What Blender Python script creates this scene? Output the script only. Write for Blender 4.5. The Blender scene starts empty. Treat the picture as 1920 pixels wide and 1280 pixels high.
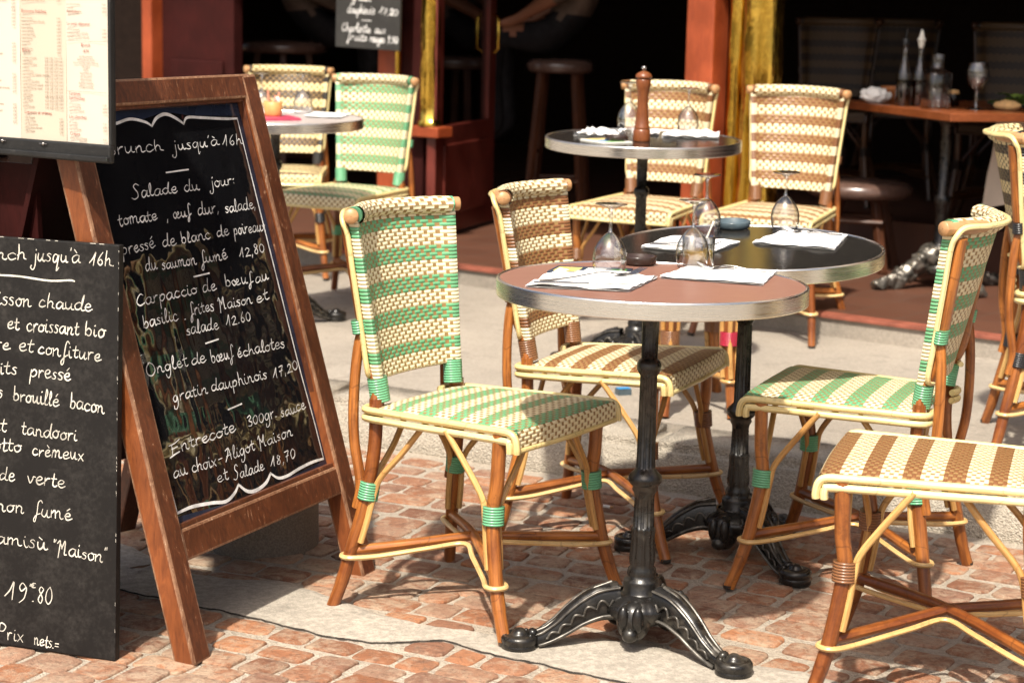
import bpy, bmesh, math, random
from mathutils import Vector, Matrix, noise as mnoise
R = math.radians
random.seed(7)
S = bpy.context.scene
COL = S.collection

# ------------------------------------------------------------------ camera, sky, sun, exposure
cam_d = bpy.data.cameras.new('camera'); cam = bpy.data.objects.new('camera', cam_d); COL.objects.link(cam)
cam_d.sensor_width = 36.0; cam_d.lens = 67.5; cam_d.clip_start = 0.05; cam_d.clip_end = 500
cam.location = (0, 0, 1.333)
cam.rotation_euler = (Matrix.Rotation(R(90 - 10.02), 3, 'X') @ Matrix.Rotation(R(1.32), 3, 'Z')).to_euler()
cam_d.dof.use_dof = True; cam_d.dof.focus_distance = 4.15; cam_d.dof.aperture_fstop = 5.0
S.camera = cam
SUNV = Vector((-0.20, -0.66, 1.0)).normalized()
el = math.asin(SUNV.z); az = math.atan2(SUNV.x, SUNV.y)
W = bpy.data.worlds.new('World'); S.world = W; W.use_nodes = True
wn = W.node_tree.nodes; wl = W.node_tree.links
sky = wn.new('ShaderNodeTexSky'); sky.sky_type = 'NISHITA'; sky.sun_disc = False
sky.sun_elevation = el; sky.sun_rotation = az; sky.dust_density = 6.0; sky.ozone_density = 0.5
wl.new(sky.outputs[0], wn['Background'].inputs[0]); wn["Background"].inputs[1].default_value = 0.118
sd = bpy.data.lights.new('sun', 'SUN'); sd.energy = 4.9; sd.angle = R(1.6); sd.color = (1, 0.935, 0.82)
sun = bpy.data.objects.new('sun', sd); COL.objects.link(sun)
sun.rotation_euler = SUNV.to_track_quat('Z', 'Y').to_euler()
S.view_settings.view_transform = 'Standard'; S.view_settings.look = 'None'
S.view_settings.exposure = 0.58; S.view_settings.gamma = 1.0

# ------------------------------------------------------------------ material helpers
class NM:
    def __init__(s, name):
        s.m = bpy.data.materials.new(name); s.m.use_nodes = True
        s.t = s.m.node_tree; s.N = s.t.nodes; s.L = s.t.links
        s.b = s.N['Principled BSDF']
    def put(s, sock, v):
        if hasattr(v, 'is_output') or isinstance(v, bpy.types.NodeSocket): s.L.new(v, sock)
        elif isinstance(v, (tuple, list)) and len(v) == 3 and sock.type == 'RGBA': sock.default_value = (*v, 1)
        else: sock.default_value = v
    def math(s, op, a, b=0.0, c=None):
        n = s.N.new('ShaderNodeMath'); n.operation = op; s.put(n.inputs[0], a); s.put(n.inputs[1], b)
        if c is not None: s.put(n.inputs[2], c)
        return n.outputs[0]
    def coord(s, kind='Object'): return s.N.new('ShaderNodeTexCoord').outputs[kind]
    def uv(s, layer='UVMap'):
        n = s.N.new('ShaderNodeUVMap'); n.uv_map = layer
        x = s.N.new('ShaderNodeSeparateXYZ'); s.L.new(n.outputs[0], x.inputs[0]); return x.outputs[0], x.outputs[1]
    def map(s, vec, scale=(1, 1, 1), rot=(0, 0, 0)):
        n = s.N.new('ShaderNodeMapping'); s.L.new(vec, n.inputs[0]); n.inputs['Scale'].default_value = scale; n.inputs['Rotation'].default_value = rot; return n.outputs[0]
    def noise(s, vec, scale, detail=3, rough=.55, dist=0):
        n = s.N.new('ShaderNodeTexNoise'); s.L.new(vec, n.inputs['Vector']); n.inputs['Scale'].default_value = scale
        n.inputs['Detail'].default_value = detail; n.inputs['Roughness'].default_value = rough; n.inputs['Distortion'].default_value = dist; return n.outputs[0]
    def voro(s, vec, scale, feat='F1'):
        n = s.N.new('ShaderNodeTexVoronoi'); s.L.new(vec, n.inputs['Vector']); n.inputs['Scale'].default_value = scale; n.feature = feat; return n.outputs['Distance']
    def ramp(s, f, stops):
        n = s.N.new('ShaderNodeValToRGB'); s.put(n.inputs[0], f); e = n.color_ramp.elements
        while len(e) < len(stops): e.new(0.5)
        for i, (p, c) in enumerate(stops):
            e[i].position = p; e[i].color = (*c, 1) if isinstance(c, (tuple, list)) else (c, c, c, 1)
        return n.outputs[0]
    def mix(s, f, a, b, mode='MIX'):
        n = s.N.new('ShaderNodeMixRGB'); n.blend_type = mode; s.put(n.inputs[0], f); s.put(n.inputs[1], a); s.put(n.inputs[2], b); return n.outputs[0]
    def bump(s, h, strength=.5, dist=.002):
        n = s.N.new('ShaderNodeBump'); s.put(n.inputs['Height'], h); n.inputs['Strength'].default_value = strength; n.inputs['Distance'].default_value = dist
        s.L.new(n.outputs[0], s.b.inputs['Normal']); return n
    def done(s, color=None, rough=None, metal=None, spec=None, coat=None):
        if color is not None: s.put(s.b.inputs['Base Color'], color)
        if rough is not None: s.put(s.b.inputs['Roughness'], rough)
        if metal is not None: s.put(s.b.inputs['Metallic'], metal)
        if spec is not None: s.put(s.b.inputs['Specular IOR Level'], spec)
        if coat is not None: s.put(s.b.inputs['Coat Weight'], coat); s.b.inputs['Coat Roughness'].default_value = .12
        return s.m

def m_plain(name, col, rough=.5, metal=0, spec=.5, var=.25, scale=30, bump=0):
    n = NM(name); c = n.coord()
    f = n.noise(c, scale, 4)
    a = tuple(x * (1 - var) for x in col); b = tuple(min(1, x * (1 + var)) for x in col)
    if bump: n.bump(f, bump, .002)
    return n.done(n.ramp(f, [(.3, a), (.7, b)]), rough, metal, spec)

def m_cane(name, col, dark, rough=.33):
    # rattan cane: long streaks, darker nodes, small specks
    n = NM(name); u, v = n.uv(); c = n.coord()
    big = n.noise(c, 9, 3); fine = n.noise(c, 120, 3); uvn = n.N.new('ShaderNodeUVMap'); uvn.uv_map = 'UVMap'; strk = n.noise(n.map(uvn.outputs[0], (95, 7, 1)), 1.0, 5, .65); blot = n.noise(c, 21, 5, .7)
    spk = n.ramp(n.voro(c, 75), [(.06, 1.0), (.16, 0.0)])
    ring = n.math('ABSOLUTE', n.math('SUBTRACT', n.math('FLOORED_MODULO', n.math('ADD', v, n.math('MULTIPLY', big, .25)), .19), .095))
    node = n.ramp(ring, [(.0, 1.0), (.0035, 0.0)])
    oi = n.N.new('ShaderNodeObjectInfo').outputs['Random']
    base = n.mix(n.ramp(n.math('ADD', big, n.math('MULTIPLY', n.math('SUBTRACT', oi, .5), .42)), [(.3, 0.0), (.72, 1.0)]), dark, col)
    base = n.mix(n.math('MULTIPLY', fine, .25), base, tuple(min(1, x * 1.35) for x in col))
    base = n.mix(n.ramp(strk, [(.38, .6), (.56, 0.0)]), base, tuple(x * .55 for x in dark))
    base = n.mix(n.ramp(blot, [(.60, 0.0), (.72, .55)]), base, tuple(x * .4 for x in dark))
    base = n.mix(n.math('MULTIPLY', spk, .35), base, tuple(x * .3 for x in dark))
    base = n.mix(n.math('MULTIPLY', node, .55), base, tuple(x * .45 for x in dark))
    n.bump(n.math('ADD', n.math('MULTIPLY', node, -.6), fine), .25, .0008)
    return n.done(base, rough, 0, .5, .12)

def m_weave(name, stripe, cream, gap, wrap=False, seat=False, coarse=False):
    # plaited plastic cane; UV in metres (u along the weft, v across the rows)
    n = NM(name); u, v = n.uv(); c = n.coord()
    rw, pitch = (.0115, .029) if coarse else (.0084, .0295); gf = .62 if coarse else .69
    row = n.math('FLOOR', n.math('DIVIDE', v, rw)); fv = n.math('FRACT', n.math('DIVIDE', v, rw))
    cu = n.math('FRACT', n.math('ADD', n.math('DIVIDE', u, pitch), n.math('MULTIPLY', row, .5)))
    per, w, z0 = (.078, .036, .179) if seat else (.069, .0310, .8195)
    st = n.math('LESS_THAN', n.math('FLOORED_MODULO', n.math('SUBTRACT', n.math('MULTIPLY', n.math('ADD', row, .5), rw), z0), per), w)
    st = n.math('MULTIPLY', st, n.math('LESS_THAN', v, .219 if seat else .85))
    nz = n.noise(c, 14, 3); nf = n.noise(c, 260, 2)
    tone = n.mix(st, cream, stripe)
    tone = n.mix(n.ramp(nz, [(.3, .0), (.7, .38)]), tone, n.mix(.5, tone, (.8, .66, .34), 'MULTIPLY'))
    oi = n.N.new('ShaderNodeObjectInfo').outputs['Random']; rv = n.noise(n.map(c, (1, 1, 1)), 46, 2)
    tone = n.mix(n.math('ADD', n.math('MULTIPLY', oi, .28), n.math('MULTIPLY', n.ramp(rv, [(.5, 0.0), (.75, 1.0)]), .3)), tone, n.mix(.6, tone, (.72, .60, .40), 'MULTIPLY'))
    tone = n.mix(n.math('MULTIPLY', nf, .3), tone, n.mix(.7, tone, (.55, .45, .3), 'MULTIPLY'))
    hv = n.math('SINE', n.math('MULTIPLY', fv, math.pi))
    crack = n.ramp(hv, [(.0, 1.0), (.42, 0.0)])
    if wrap:
        col = n.mix(n.math('MULTIPLY', crack, .75), tone, tuple(x * .35 for x in gap)); h = hv
    else:
        g = n.math('GREATER_THAN', cu, gf)
        dash = n.math('SINE', n.math('MULTIPLY', n.math('MINIMUM', n.math('DIVIDE', cu, gf), 1.0), math.pi))
        half = n.ramp(n.math('ABSOLUTE', n.math('SUBTRACT', n.math('FRACT', n.math('MULTIPLY', fv, 2.0)), .5)), [(.36, 0.0), (.5, 1.0)])
        col = n.mix(n.math('MULTIPLY', crack, .20), tone, tuple(x * .7 for x in gap))
        col = n.mix(n.math('MULTIPLY', half, .08), col, tuple(x * .6 for x in gap))
        col = n.mix(g, col, gap)
        h = n.math('MULTIPLY', n.math('MULTIPLY', hv, n.math('POWER', dash, .30)), n.math('SUBTRACT', 1.0, g))
    n.bump(h, .75, .0024)
    return n.done(col, n.ramp(nf, [(.3, .34), (.7, .5)]), 0, .45)

def m_bind(name, col):
    n = NM(name); u, v = n.uv(); f = n.math('SINE', n.math('MULTIPLY', n.math('FRACT', n.math('DIVIDE', v, .0058)), math.pi))
    n.bump(f, .9, .002)
    return n.done(n.mix(n.ramp(f, [(.0, .8), (.4, 0.0)]), col, tuple(x * .3 for x in col)), .3, 0, .5)

def m_wood(name, light, dark, scuff=None, rough=.35, scale=(1, 1, 1), amount=.5):
    n = NM(name); c = n.map(n.coord(), scale)
    g = n.noise(c, 26, 6, .65, 1.2); w = n.noise(n.coord(), 5, 4)
    col = n.mix(n.ramp(g, [(.32, 0.0), (.68, 1.0)]), dark, light)
    col = n.mix(n.ramp(w, [(.35, .55), (.65, 0.0)]), col, tuple(x * .45 for x in dark))
    if scuff:
        sc = n.noise(n.map(n.coord(), scale), 26, 8, .78, .8)
        col = n.mix(n.math('MULTIPLY', n.ramp(sc, [(.61, 0.0), (.66, 1.0)]), amount), col, scuff)
    n.bump(g, .18, .0015)
    return n.done(col, n.ramp(w, [(.3, rough), (.7, rough + .22)]), 0, .5)

CANES = None
CREAM = (.80, .735, .525); GREEN = (.135, .40, .215); BROWN = (.215, .092, .038); BLACK = (.018, .018, .02)
MAT = {}
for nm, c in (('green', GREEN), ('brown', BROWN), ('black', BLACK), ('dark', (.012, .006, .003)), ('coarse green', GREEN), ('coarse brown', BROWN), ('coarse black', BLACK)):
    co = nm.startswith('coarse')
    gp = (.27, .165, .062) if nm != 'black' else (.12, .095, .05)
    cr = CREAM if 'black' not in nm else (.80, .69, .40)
    if nm == 'dark': cr = (.075, .040, .014); gp = (.03, .016, .006)  # indoor copy of the weave, with the room's shade put into its colours
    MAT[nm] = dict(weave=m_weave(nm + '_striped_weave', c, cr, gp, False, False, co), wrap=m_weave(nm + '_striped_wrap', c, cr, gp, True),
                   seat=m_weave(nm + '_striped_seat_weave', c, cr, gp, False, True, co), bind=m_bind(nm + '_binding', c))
M_cane = m_cane('orange_rattan', (.40, .142, .03), (.13, .030, .007))
M_cane2 = m_cane('honey_rattan', (.58, .36, .13), (.42, .20, .055))
M_rail = m_cane('pale_rattan', (.78, .65, .33), (.66, .50, .21))
M_loop = m_cane('light_honey_rattan', (.70, .50, .235), (.54, .33, .12))
M_end = m_wood('cut_cane_end', (.62, .36, .17), (.48, .24, .10))
CANES = (M_cane, M_cane2, M_rail, M_end)
M_red_bind = m_bind('red_binding', (.42, .02, .05))
M_glide = m_plain('dark_glide', (.03, .028, .025), .4)

def iron():
    n = NM('black_cast_iron'); c = n.coord(); a = n.noise(c, 45, 4); b = n.noise(c, 260, 2); d = n.noise(c, 7, 3)
    col = n.mix(n.math('MULTIPLY', n.ramp(n.math('MULTIPLY', a, d), [(.24, 0.0), (.44, 1.0)]), .42), (.012, .011, .010), (.15, .13, .10))
    n.bump(n.math('ADD', a, n.math('MULTIPLY', b, .5)), .22, .0015)
    return n.done(col, n.ramp(a, [(.3, .2), (.7, .42)]), .25, .6)
M_iron = iron()
M_ironedge = m_plain('worn_iron_edge', (.075, .068, .058), .34, .5, .6, .8, 45, .3)
def steel(name, col, rough=.26):
    n = NM(name); c = n.coord(); u, v = n.uv()
    a = n.noise(n.map(c, (1, 1, 90)), 6, 4); b = n.noise(c, 18, 3)
    n.bump(a, .05, .0006)
    return n.done(n.mix(n.math('MULTIPLY', b, .5), col, tuple(x * .72 for x in col)), n.ramp(a, [(.3, rough), (.7, rough + .16)]), 1.0)
M_rim = steel('brushed_steel_rim', (.80, .79, .76), .2); M_chrome = steel('cutlery_steel', (.40, .39, .38), .14)
def laminate(name, c1, c2, rough, speck=0):
    n = NM(name); c = n.coord(); a = n.noise(c, 5, 4); b = n.noise(c, 60, 3)
    col = n.mix(a, c1, c2)
    if speck: col = n.mix(n.ramp(n.noise(c, 330, 2), [(.62, 0.0), (.72, 1.0)]), col, (.16, .14, .11))
    sm_ = n.noise(c, 7, 5, .65, .8); sc_ = n.noise(n.map(c, (1, 14, 1), (0, 0, .5)), 22, 5, .7)
    rr = n.math('ADD', rough - .05, n.math('ADD', n.math('MULTIPLY', sm_, .16), n.math('MULTIPLY', n.ramp(sc_, [(.62, 0.0), (.70, 1.0)]), .12)))
    return n.done(col, rr, 0, .45)
M_top_brown = laminate('brown_laminate', (.25, .125, .092), (.235, .115, .085), .3)
M_top_black = laminate('black_speckled_stone', (.014, .013, .012), (.02, .018, .016), .12, 1)
M_top_grey = laminate('pale_grey_laminate', (.45, .40, .38), (.38, .34, .32), .3)

def glassy(name, tint=(1, 1, 1), edge=(.55, .57, .57), extra=.0):
    n = NM(name); N = n.N
    lw = N.new('ShaderNodeLayerWeight'); lw.inputs[0].default_value = .5
    tr = N.new('ShaderNodeBsdfTransparent'); n.put(tr.inputs[0], n.mix(n.ramp(lw.outputs['Facing'], [(.42, 0.0), (.95, 1.0)]), tint, tuple(a * b for a, b in zip(tint, edge))))
    gl = N.new('ShaderNodeBsdfGlossy'); gl.inputs['Roughness'].default_value = .02
    mx = N.new('ShaderNodeMixShader'); n.put(mx.inputs[0], n.math('ADD', n.math('MULTIPLY', n.math('POWER', lw.outputs['Facing'], 3.0), .75), .035 + extra)); n.L.new(tr.outputs[0], mx.inputs[1]); n.L.new(gl.outputs[0], mx.inputs[2])
    n.L.new(mx.outputs[0], N['Material Output'].inputs[0]); return n.m
M_glass = glassy('clear_glass', (.99, .99, .99), (.50, .52, .53), .065)
M_glass_thick = glassy('thick_clear_glass', (.96, .97, .97), (.55, .57, .58), .20)
M_water = glassy('water', (.93, .95, .95), (.5, .5, .5), .03)
M_pane = glassy('dark_window_glass', (.45, .42, .40), (.4, .4, .4), .01)
M_oil_red = glassy('red_vinegar', (.22, .045, .015), (.3, .2, .2), .0); M_oil_gold = glassy('golden_oil', (.55, .26, .03), (.4, .3, .2), .0)
M_napkin = m_plain('white_paper_napkin', (.82, .81, .79), .8, 0, .2, .03, 40, .15)
M_mustard = m_plain('yellow_mustard', (.50, .30, .03), .5, 0, .4, .15, 60)
M_ash_b = m_plain('dark_brown_ashtray_plastic', (.03, .018, .014), .25); M_ash_g = m_plain('blue_grey_ashtray_plastic', (.06, .085, .10), .3)
M_pepper = m_wood('pepper_mill_wood', (.27, .085, .026), (.15, .042, .012), None, .22, (6, 6, 1))
M_white = m_plain('white_plastic', (.8, .78, .7), .35, 0, .5, .04); M_blackplastic = m_plain('black_plastic', (.012, .012, .012), .35)
M_chalk = m_plain('chalk_paint', (.62, .61, .59), .8, 0, .2, .36, 34); M_chalk2 = m_plain('cream_chalk_paint', (.58, .55, .48), .8, 0, .2, .36, 34)
M_board_wood = m_wood('worn_varnished_wood', (.155, .044, .014), (.052, .014, .006), (.50, .32, .20), .36, (3, 3, .9), .6)
M_worn_edge = m_wood('scuffed_wood_edge', (.36, .20, .11), (.12, .040, .016), (.62, .47, .35), .5, (5, 5, 1.2), .9)
M_worn_top = m_wood('bare_worn_wood', (.50, .36, .26), (.36, .22, .14), (.2, .09, .04), .6, (3, 3, .6), .5)
M_easel_wood = m_wood('orange_varnished_wood', (.27, .078, .02), (.13, .034, .009), (.4, .2, .08), .35, (3, 3, .6), .3)
def slate(name, base, scuff, bumpy=0.0, rough=.5, spec=.4):
    n = NM(name); c = n.coord(); a = n.noise(c, 11, 5); b = n.noise(c, 95, 5, .7); d = n.noise(n.map(c, (1, 1, .35)), 4.2, 2, .5, .9)
    col = n.mix(n.ramp(n.math('MULTIPLY', a, b), [(.22, 0.0), (.46, 1.0)]), base, scuff)
    if bumpy: n.bump(n.math('ADD', d, n.math('MULTIPLY', n.noise(c, 11, 2), .22)), .9, bumpy)
    else: n.bump(b, .12, .001)
    return n.done(col, rough, 0, spec)
M_gloss_black = slate('glossy_black_panel', (.006, .006, .007), (.010, .010, .011), .020, .05, .8)
M_slate = slate('black_slate_paint', (.006, .0052, .0048), (.028, .0255, .023), 0, .62, .3)
M_slate2 = slate('grey_slate_paint', (.026, .025, .023), (.045, .043, .04))
M_frame_black = m_wood('black_painted_wood', (.016, .0155, .015), (.008, .008, .008), (.09, .085, .08), .45, (.6, 3, 3), .5)
M_paper = m_plain('cream_menu_paper', (.52, .465, .39), .65, 0, .3, .02, 6); M_paper2 = m_plain('beige_menu_paper', (.47, .41, .325), .65, 0, .3, .02, 6)
M_ink = m_plain('brown_ink', (.26, .19, .14), .8); M_ink2 = m_plain('red_brown_ink', (.26, .05, .035), .8)
def concrete(name, c1, c2, scale=14, speck=.6, bump=.5, bd=.004):
    n = NM(name); c = n.coord(); a = n.noise(c, 1.8, 5, .6); b = n.noise(c, scale * 7, 4, .7); d = n.voro(c, 190); e = n.noise(c, 11, 6, .7)
    col = n.mix(n.ramp(a, [(.3, 0.0), (.7, 1.0)]), c1, c2)
    col = n.mix(n.math('MULTIPLY', n.ramp(b, [(.42, 1.0), (.6, 0.0)]), speck * .5), col, tuple(x * .45 for x in c1))
    col = n.mix(n.math('MULTIPLY', n.ramp(e, [(.30, 1.0), (.44, 0.0)]), .55), col, tuple(x * .5 for x in c1))
    gum = n.math('MULTIPLY', n.ramp(n.voro(n.map(c, (1, 1, .2)), 5.5), [(.055, 1.0), (.085, 0.0)]), n.ramp(n.noise(c, 3.3, 1), [(.46, 0.0), (.54, .55)]))
    col = n.mix(gum, col, tuple(x * .38 for x in c1))
    n.bump(n.math('ADD', n.math('ADD', b, n.math('MULTIPLY', d, .7)), e), bump, bd)
    return n.done(col, .8, 0, .3)
M_pave = concrete('grey_concrete', (.26, .228, .19), (.37, .325, .27))
M_kerb = concrete('granite_kerb', (.44, .385, .31), (.54, .475, .385), 20, .9, 1.0, .008)
M_strip = concrete('worn_concrete_strip', (.33, .295, .245), (.45, .40, .335), 9, .85, .5, .004)
M_mortar = concrete('sandy_mortar', (.37, .315, .25), (.48, .415, .335), 16, .8, .9, .006)
M_granite = concrete('dark_granite', (.20, .165, .13), (.28, .235, .19), 30, 1.0, .6, .004)
def brickmat():
    n = NM('red_stone_setts'); u, v = n.uv('rnd'); c = n.coord(); a = n.noise(c, 9, 6, .7); b = n.noise(c, 70, 6, .75); w = n.noise(c, 2.2, 3); e = n.noise(c, 26, 6, .75, .5)
    base = n.ramp(u, [(.0, (.18, .078, .046)), (.25, (.32, .130, .060)), (.45, (.24, .125, .082)), (.65, (.40, .170, .078)), (.85, (.30, .175, .115)), (1.0, (.37, .21, .135))])
    base = n.mix(n.ramp(n.math('ADD', n.math('MULTIPLY', e, .75), n.math('MULTIPLY', w, .4)), [(.52, 0.0), (.68, .75)]), base, (.45, .35, .25))
    base = n.mix(n.ramp(a, [(.30, .75), (.45, 0.0)]), base, (.12, .065, .047))
    base = n.mix(n.math('MULTIPLY', n.ramp(b, [(.36, 1.0), (.5, 0.0)]), .5), base, (.11, .065, .045))
    n.bump(n.math('ADD', b, n.math('MULTIPLY', n.math('ADD', a, e), 1.2)), .9, .008)
    return n.done(base, .75, 0, .35)
M_sett = brickmat()
def tiles():
    n = NM('red_terrace_tiles'); c = n.map(n.coord(), (1, 1, 1), (0, 0, R(38)))
    bt = n.N.new('ShaderNodeTexBrick'); n.L.new(c, bt.inputs['Vector']); bt.offset = 0
    for k, v in (('Scale', 1.0), ('Mortar Size', .004), ('Brick Width', .2), ('Row Height', .2)): bt.inputs[k].default_value = v
    bt.inputs['Color1'].default_value = (.070, .028, .016, 1); bt.inputs['Color2'].default_value = (.10, .042, .024, 1); bt.inputs['Mortar'].default_value = (.08, .05, .035, 1)
    a = n.noise(c, 12, 5)
    return n.done(n.mix(n.ramp(a, [(.35, .4), (.65, 0.0)]), bt.outputs[0], (.10, .04, .025)), .5, 0, .4)
M_tile = tiles(); M_nosing = m_plain('red_tile_nosing', (.22, .068, .042), .55, 0, .4, .3, 14)
M_redwood = m_wood('red_painted_wood', (.40, .078, .020), (.27, .046, .012), None, .4, (3, 3, .5))
M_maroon = m_wood('maroon_painted_wood', (.042, .006, .005), (.026, .004, .003), None, .62, (3, 3, .5)); M_maroon.node_tree.nodes['Principled BSDF'].inputs['Specular IOR Level'].default_value = .15
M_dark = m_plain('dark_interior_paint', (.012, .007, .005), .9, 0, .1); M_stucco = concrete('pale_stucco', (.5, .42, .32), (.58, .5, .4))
def brass():
    n = NM('hammered_brass'); c = n.map(n.coord(), (1, 1, .09)); a = n.noise(c, 19, 2, .5, .3); d = n.noise(n.map(n.coord(), (1, 1, .35)), 40, 2)
    n.bump(n.math('ADD', a, n.math('MULTIPLY', d, .18)), .8, .020)
    return n.done(n.mix(n.ramp(a, [(.35, 0.0), (.65, 1.0)]), (.50, .27, .03), (.92, .62, .12)), .2, 1.0)
M_brass = brass()
M_leather = m_plain('dark_leather', (.10, .058, .045), .26, 0, .8, .2, 50, .2)
M_dkwood = m_wood('dark_stool_wood', (.10, .030, .009), (.05, .014, .004), None, .4, (4, 4, .6))
M_tablewood = m_wood('red_brown_table_wood', (.25, .070, .020), (.14, .034, .009), None, .22, (1, 6, 6))
M_cloth_dark = m_plain('dark_clothing', (.014, .013, .014), .9, 0, .1, .3, 20, .3); M_cloth_brown = m_plain('brown_jacket', (.10, .068, .05), .8, 0, .2, .3, 12, .4)
M_skin = m_plain('skin', (.21, .085, .045), .5, 0, .3, .08, 12); M_hair = m_plain('dark_hair', (.02, .012, .008), .5)
M_linen = m_plain('cream_tablecloth', (.60, .52, .42), .85, 0, .2, .05, 20)
M_terrcot = m_plain('terracotta_bowl', (.36, .13, .04), .5); M_bread = m_plain('bread_crust', (.55, .34, .15), .75, 0, .2, .25, 40, .4); M_salad = m_plain('salad_leaf', (.16, .24, .04), .5, 0, .3, .4, 60, .5)
M_magenta = m_plain('magenta_plastic', (.40, .045, .09), .4); M_peach = m_plain('orange_plastic', (.55, .30, .10), .4)
M_blue = m_plain('blue_card', (.03, .22, .48), .5); M_navy = m_plain('navy_card', (.012, .03, .06), .4); M_lime = m_plain('green_card', (.09, .35, .06), .45); M_yell = m_plain('yellow_card', (.72, .50, .14), .5)
M_leaf = m_plain('dry_leaf', (.14, .07, .03), .8)

# ------------------------------------------------------------------ mesh builder
def cat(pts, k=6, closed=False):
    P = [Vector(p) for p in pts]; n = len(P); out = []
    if n < 3 and not closed:
        return [P[0].lerp(P[1], i / k) for i in range(k + 1)]
    segs = n if closed else n - 1
    for i in range(segs):
        a = P[(i - 1) % n] if closed or i > 0 else P[0] * 2 - P[1]
        b, c = P[i], P[(i + 1) % n]
        d = P[(i + 2) % n] if closed or i + 2 < n else c * 2 - b
        for j in range(k):
            t = j / k
            out.append(.5 * ((2 * b) + (c - a) * t + (2 * a - 5 * b + 4 * c - d) * t * t + (3 * b - a - 3 * c + d) * t ** 3))
    if not closed: out.append(P[-1])
    return out

class MB:
    def __init__(s): s.v = []; s.f = []; s.uv = []; s.mi = []; s.sm = []; s.r = None; s.rn = []
    def add(s, vs, fs, uvs=None, mi=0, sm=True, rnd=0.0):
        o = len(s.v); s.v += [Vector(p) for p in vs]
        for i, f in enumerate(fs):
            s.f.append([o + k for k in f]); s.mi.append(mi); s.sm.append(sm); s.rn.append(rnd)
            s.uv.append([uvs[k] for k in f] if uvs else [(0, 0)] * len(f))
    def grid(s, rows, uvrows=None, mi=0, sm=True, flip=False, mifn=None):
        nr, nc = len(rows), len(rows[0]); o = len(s.v)
        for r in rows: s.v += [Vector(p) for p in r]
        for i in range(nr - 1):
            for j in range(nc - 1):
                q = [i * nc + j, i * nc + j + 1, (i + 1) * nc + j + 1, (i + 1) * nc + j]
                if flip: q.reverse()
                s.f.append([o + k for k in q]); s.mi.append(mifn(i, j) if mifn else mi); s.sm.append(sm); s.rn.append(0)
                s.uv.append([uvrows[k // nc][k % nc] if uvrows else (0, 0) for k in q])
    def box(s, c, d, rot=None, bev=0, mi=0, sm=False):
        b = bmesh.new(); bmesh.ops.create_cube(b, size=1)
        bmesh.ops.scale(b, vec=Vector(d), verts=b.verts)
        if bev: bmesh.ops.bevel(b, geom=b.edges[:], offset=bev, segments=2, affect='EDGES', profile=.6)
        M = Matrix.Translation(Vector(c)) @ (rot.to_4x4() if rot else Matrix())
        s.bm(b, M, mi, sm); b.free()
    def bm(s, b, M=None, mi=0, sm=True):
        b.verts.index_update(); s.add([(M @ v.co if M else v.co) for v in b.verts], [[v.index for v in f.verts] for f in b.faces], None, mi, sm)
    def sphere(s, c, r, u=14, v=9, rot=None, mi=0):
        b = bmesh.new(); bmesh.ops.create_uvsphere(b, u_segments=u, v_segments=v, radius=1)
        rr = Vector(r) if isinstance(r, (tuple, list)) else Vector((r, r, r))
        M = Matrix.Translation(Vector(c)) @ (rot.to_4x4() if rot else Matrix()) @ Matrix.Diagonal((*rr, 1)); s.bm(b, M, mi); b.free()
    def tube(s, path, r, n=10, closed=False, cap=True, mi=0, sq=None, flute=None):
        P = [Vector(p) for p in path]; m = len(P); rr = r if isinstance(r, (list, tuple)) else [r] * m
        rows = []; uvr = []; L = 0; up = None
        for i in range(m):
            if closed: t = P[(i + 1) % m] - P[i - 1]
            else: t = P[min(i + 1, m - 1)] - P[max(i - 1, 0)]
            if t.length < 1e-9: t = Vector((0, 0, 1))
            t.normalize()
            if up is None:
                up = Vector((0, 0, 1)) if abs(t.z) < .9 else Vector((1, 0, 0))
            sd_ = t.cross(up)
            if sd_.length < 1e-6: sd_ = t.orthogonal()
            sd_.normalize(); up = sd_.cross(t).normalized()
            if i: L += (P[i] - P[i - 1]).length
            ring = []; ur = []
            for k in range(n + 1):
                a = 2 * math.pi * k / n; q = rr[i] * ((1 + flute[1] * abs(math.sin(a * flute[0] / 2))) if flute else 1)
                ring.append(P[i] + sd_ * math.cos(a) * q * (sq[0] if sq else 1) + up * math.sin(a) * q * (sq[1] if sq else 1)); ur.append((k / n * .1, L))
            rows.append(ring); uvr.append(ur)
        if closed:
            rows.append(rows[0]); uvr.append([(a, L + .01) for a, _ in uvr[0]])
        s.grid(rows, uvr, mi, True, True)
        if cap and not closed:
            s.add(rows[0][:-1], [list(range(n))], None, mi, False); s.add(rows[-1][:-1], [list(range(n))[::-1]], None, mi, False)
    def lathe(s, prof, n=28, c=(0, 0, 0), mi=0, flute=None, axis=None):
        c = Vector(c); rows = []; uvr = []
        for (r, z, *fl) in prof:
            ring = []; ur = []
            for k in range(n + 1):
                a = 2 * math.pi * k / n; q = r * ((1 - fl[0] * abs(math.sin(a * fl[1] / 2))) if fl else 1)
                p = Vector((math.cos(a) * q, math.sin(a) * q, z))
                if axis: p = axis @ p
                ring.append(c + p); ur.append((a * r, z))
            rows.append(ring); uvr.append(ur)
        s.grid(rows, uvr, mi, True)
    def prism(s, poly, z0, z1, mi=0, bev=0):
        b = bmesh.new(); vs = [b.verts.new((x, y, z0)) for x, y in poly]; f = b.faces.new(vs); f.normal_update()
        if f.normal.z > 0: f.normal_flip()
        g = bmesh.ops.extrude_face_region(b, geom=[f]); bmesh.ops.translate(b, vec=(0, 0, z1 - z0), verts=[e for e in g['geom'] if isinstance(e, bmesh.types.BMVert)])
        bmesh.ops.recalc_face_normals(b, faces=b.faces)
        if bev: bmesh.ops.bevel(b, geom=[e for e in b.edges if all(v.co.z > z1 - 1e-5 for v in e.verts)], offset=bev, segments=3, affect='EDGES')
        s.bm(b, None, mi, False); b.free()
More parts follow.
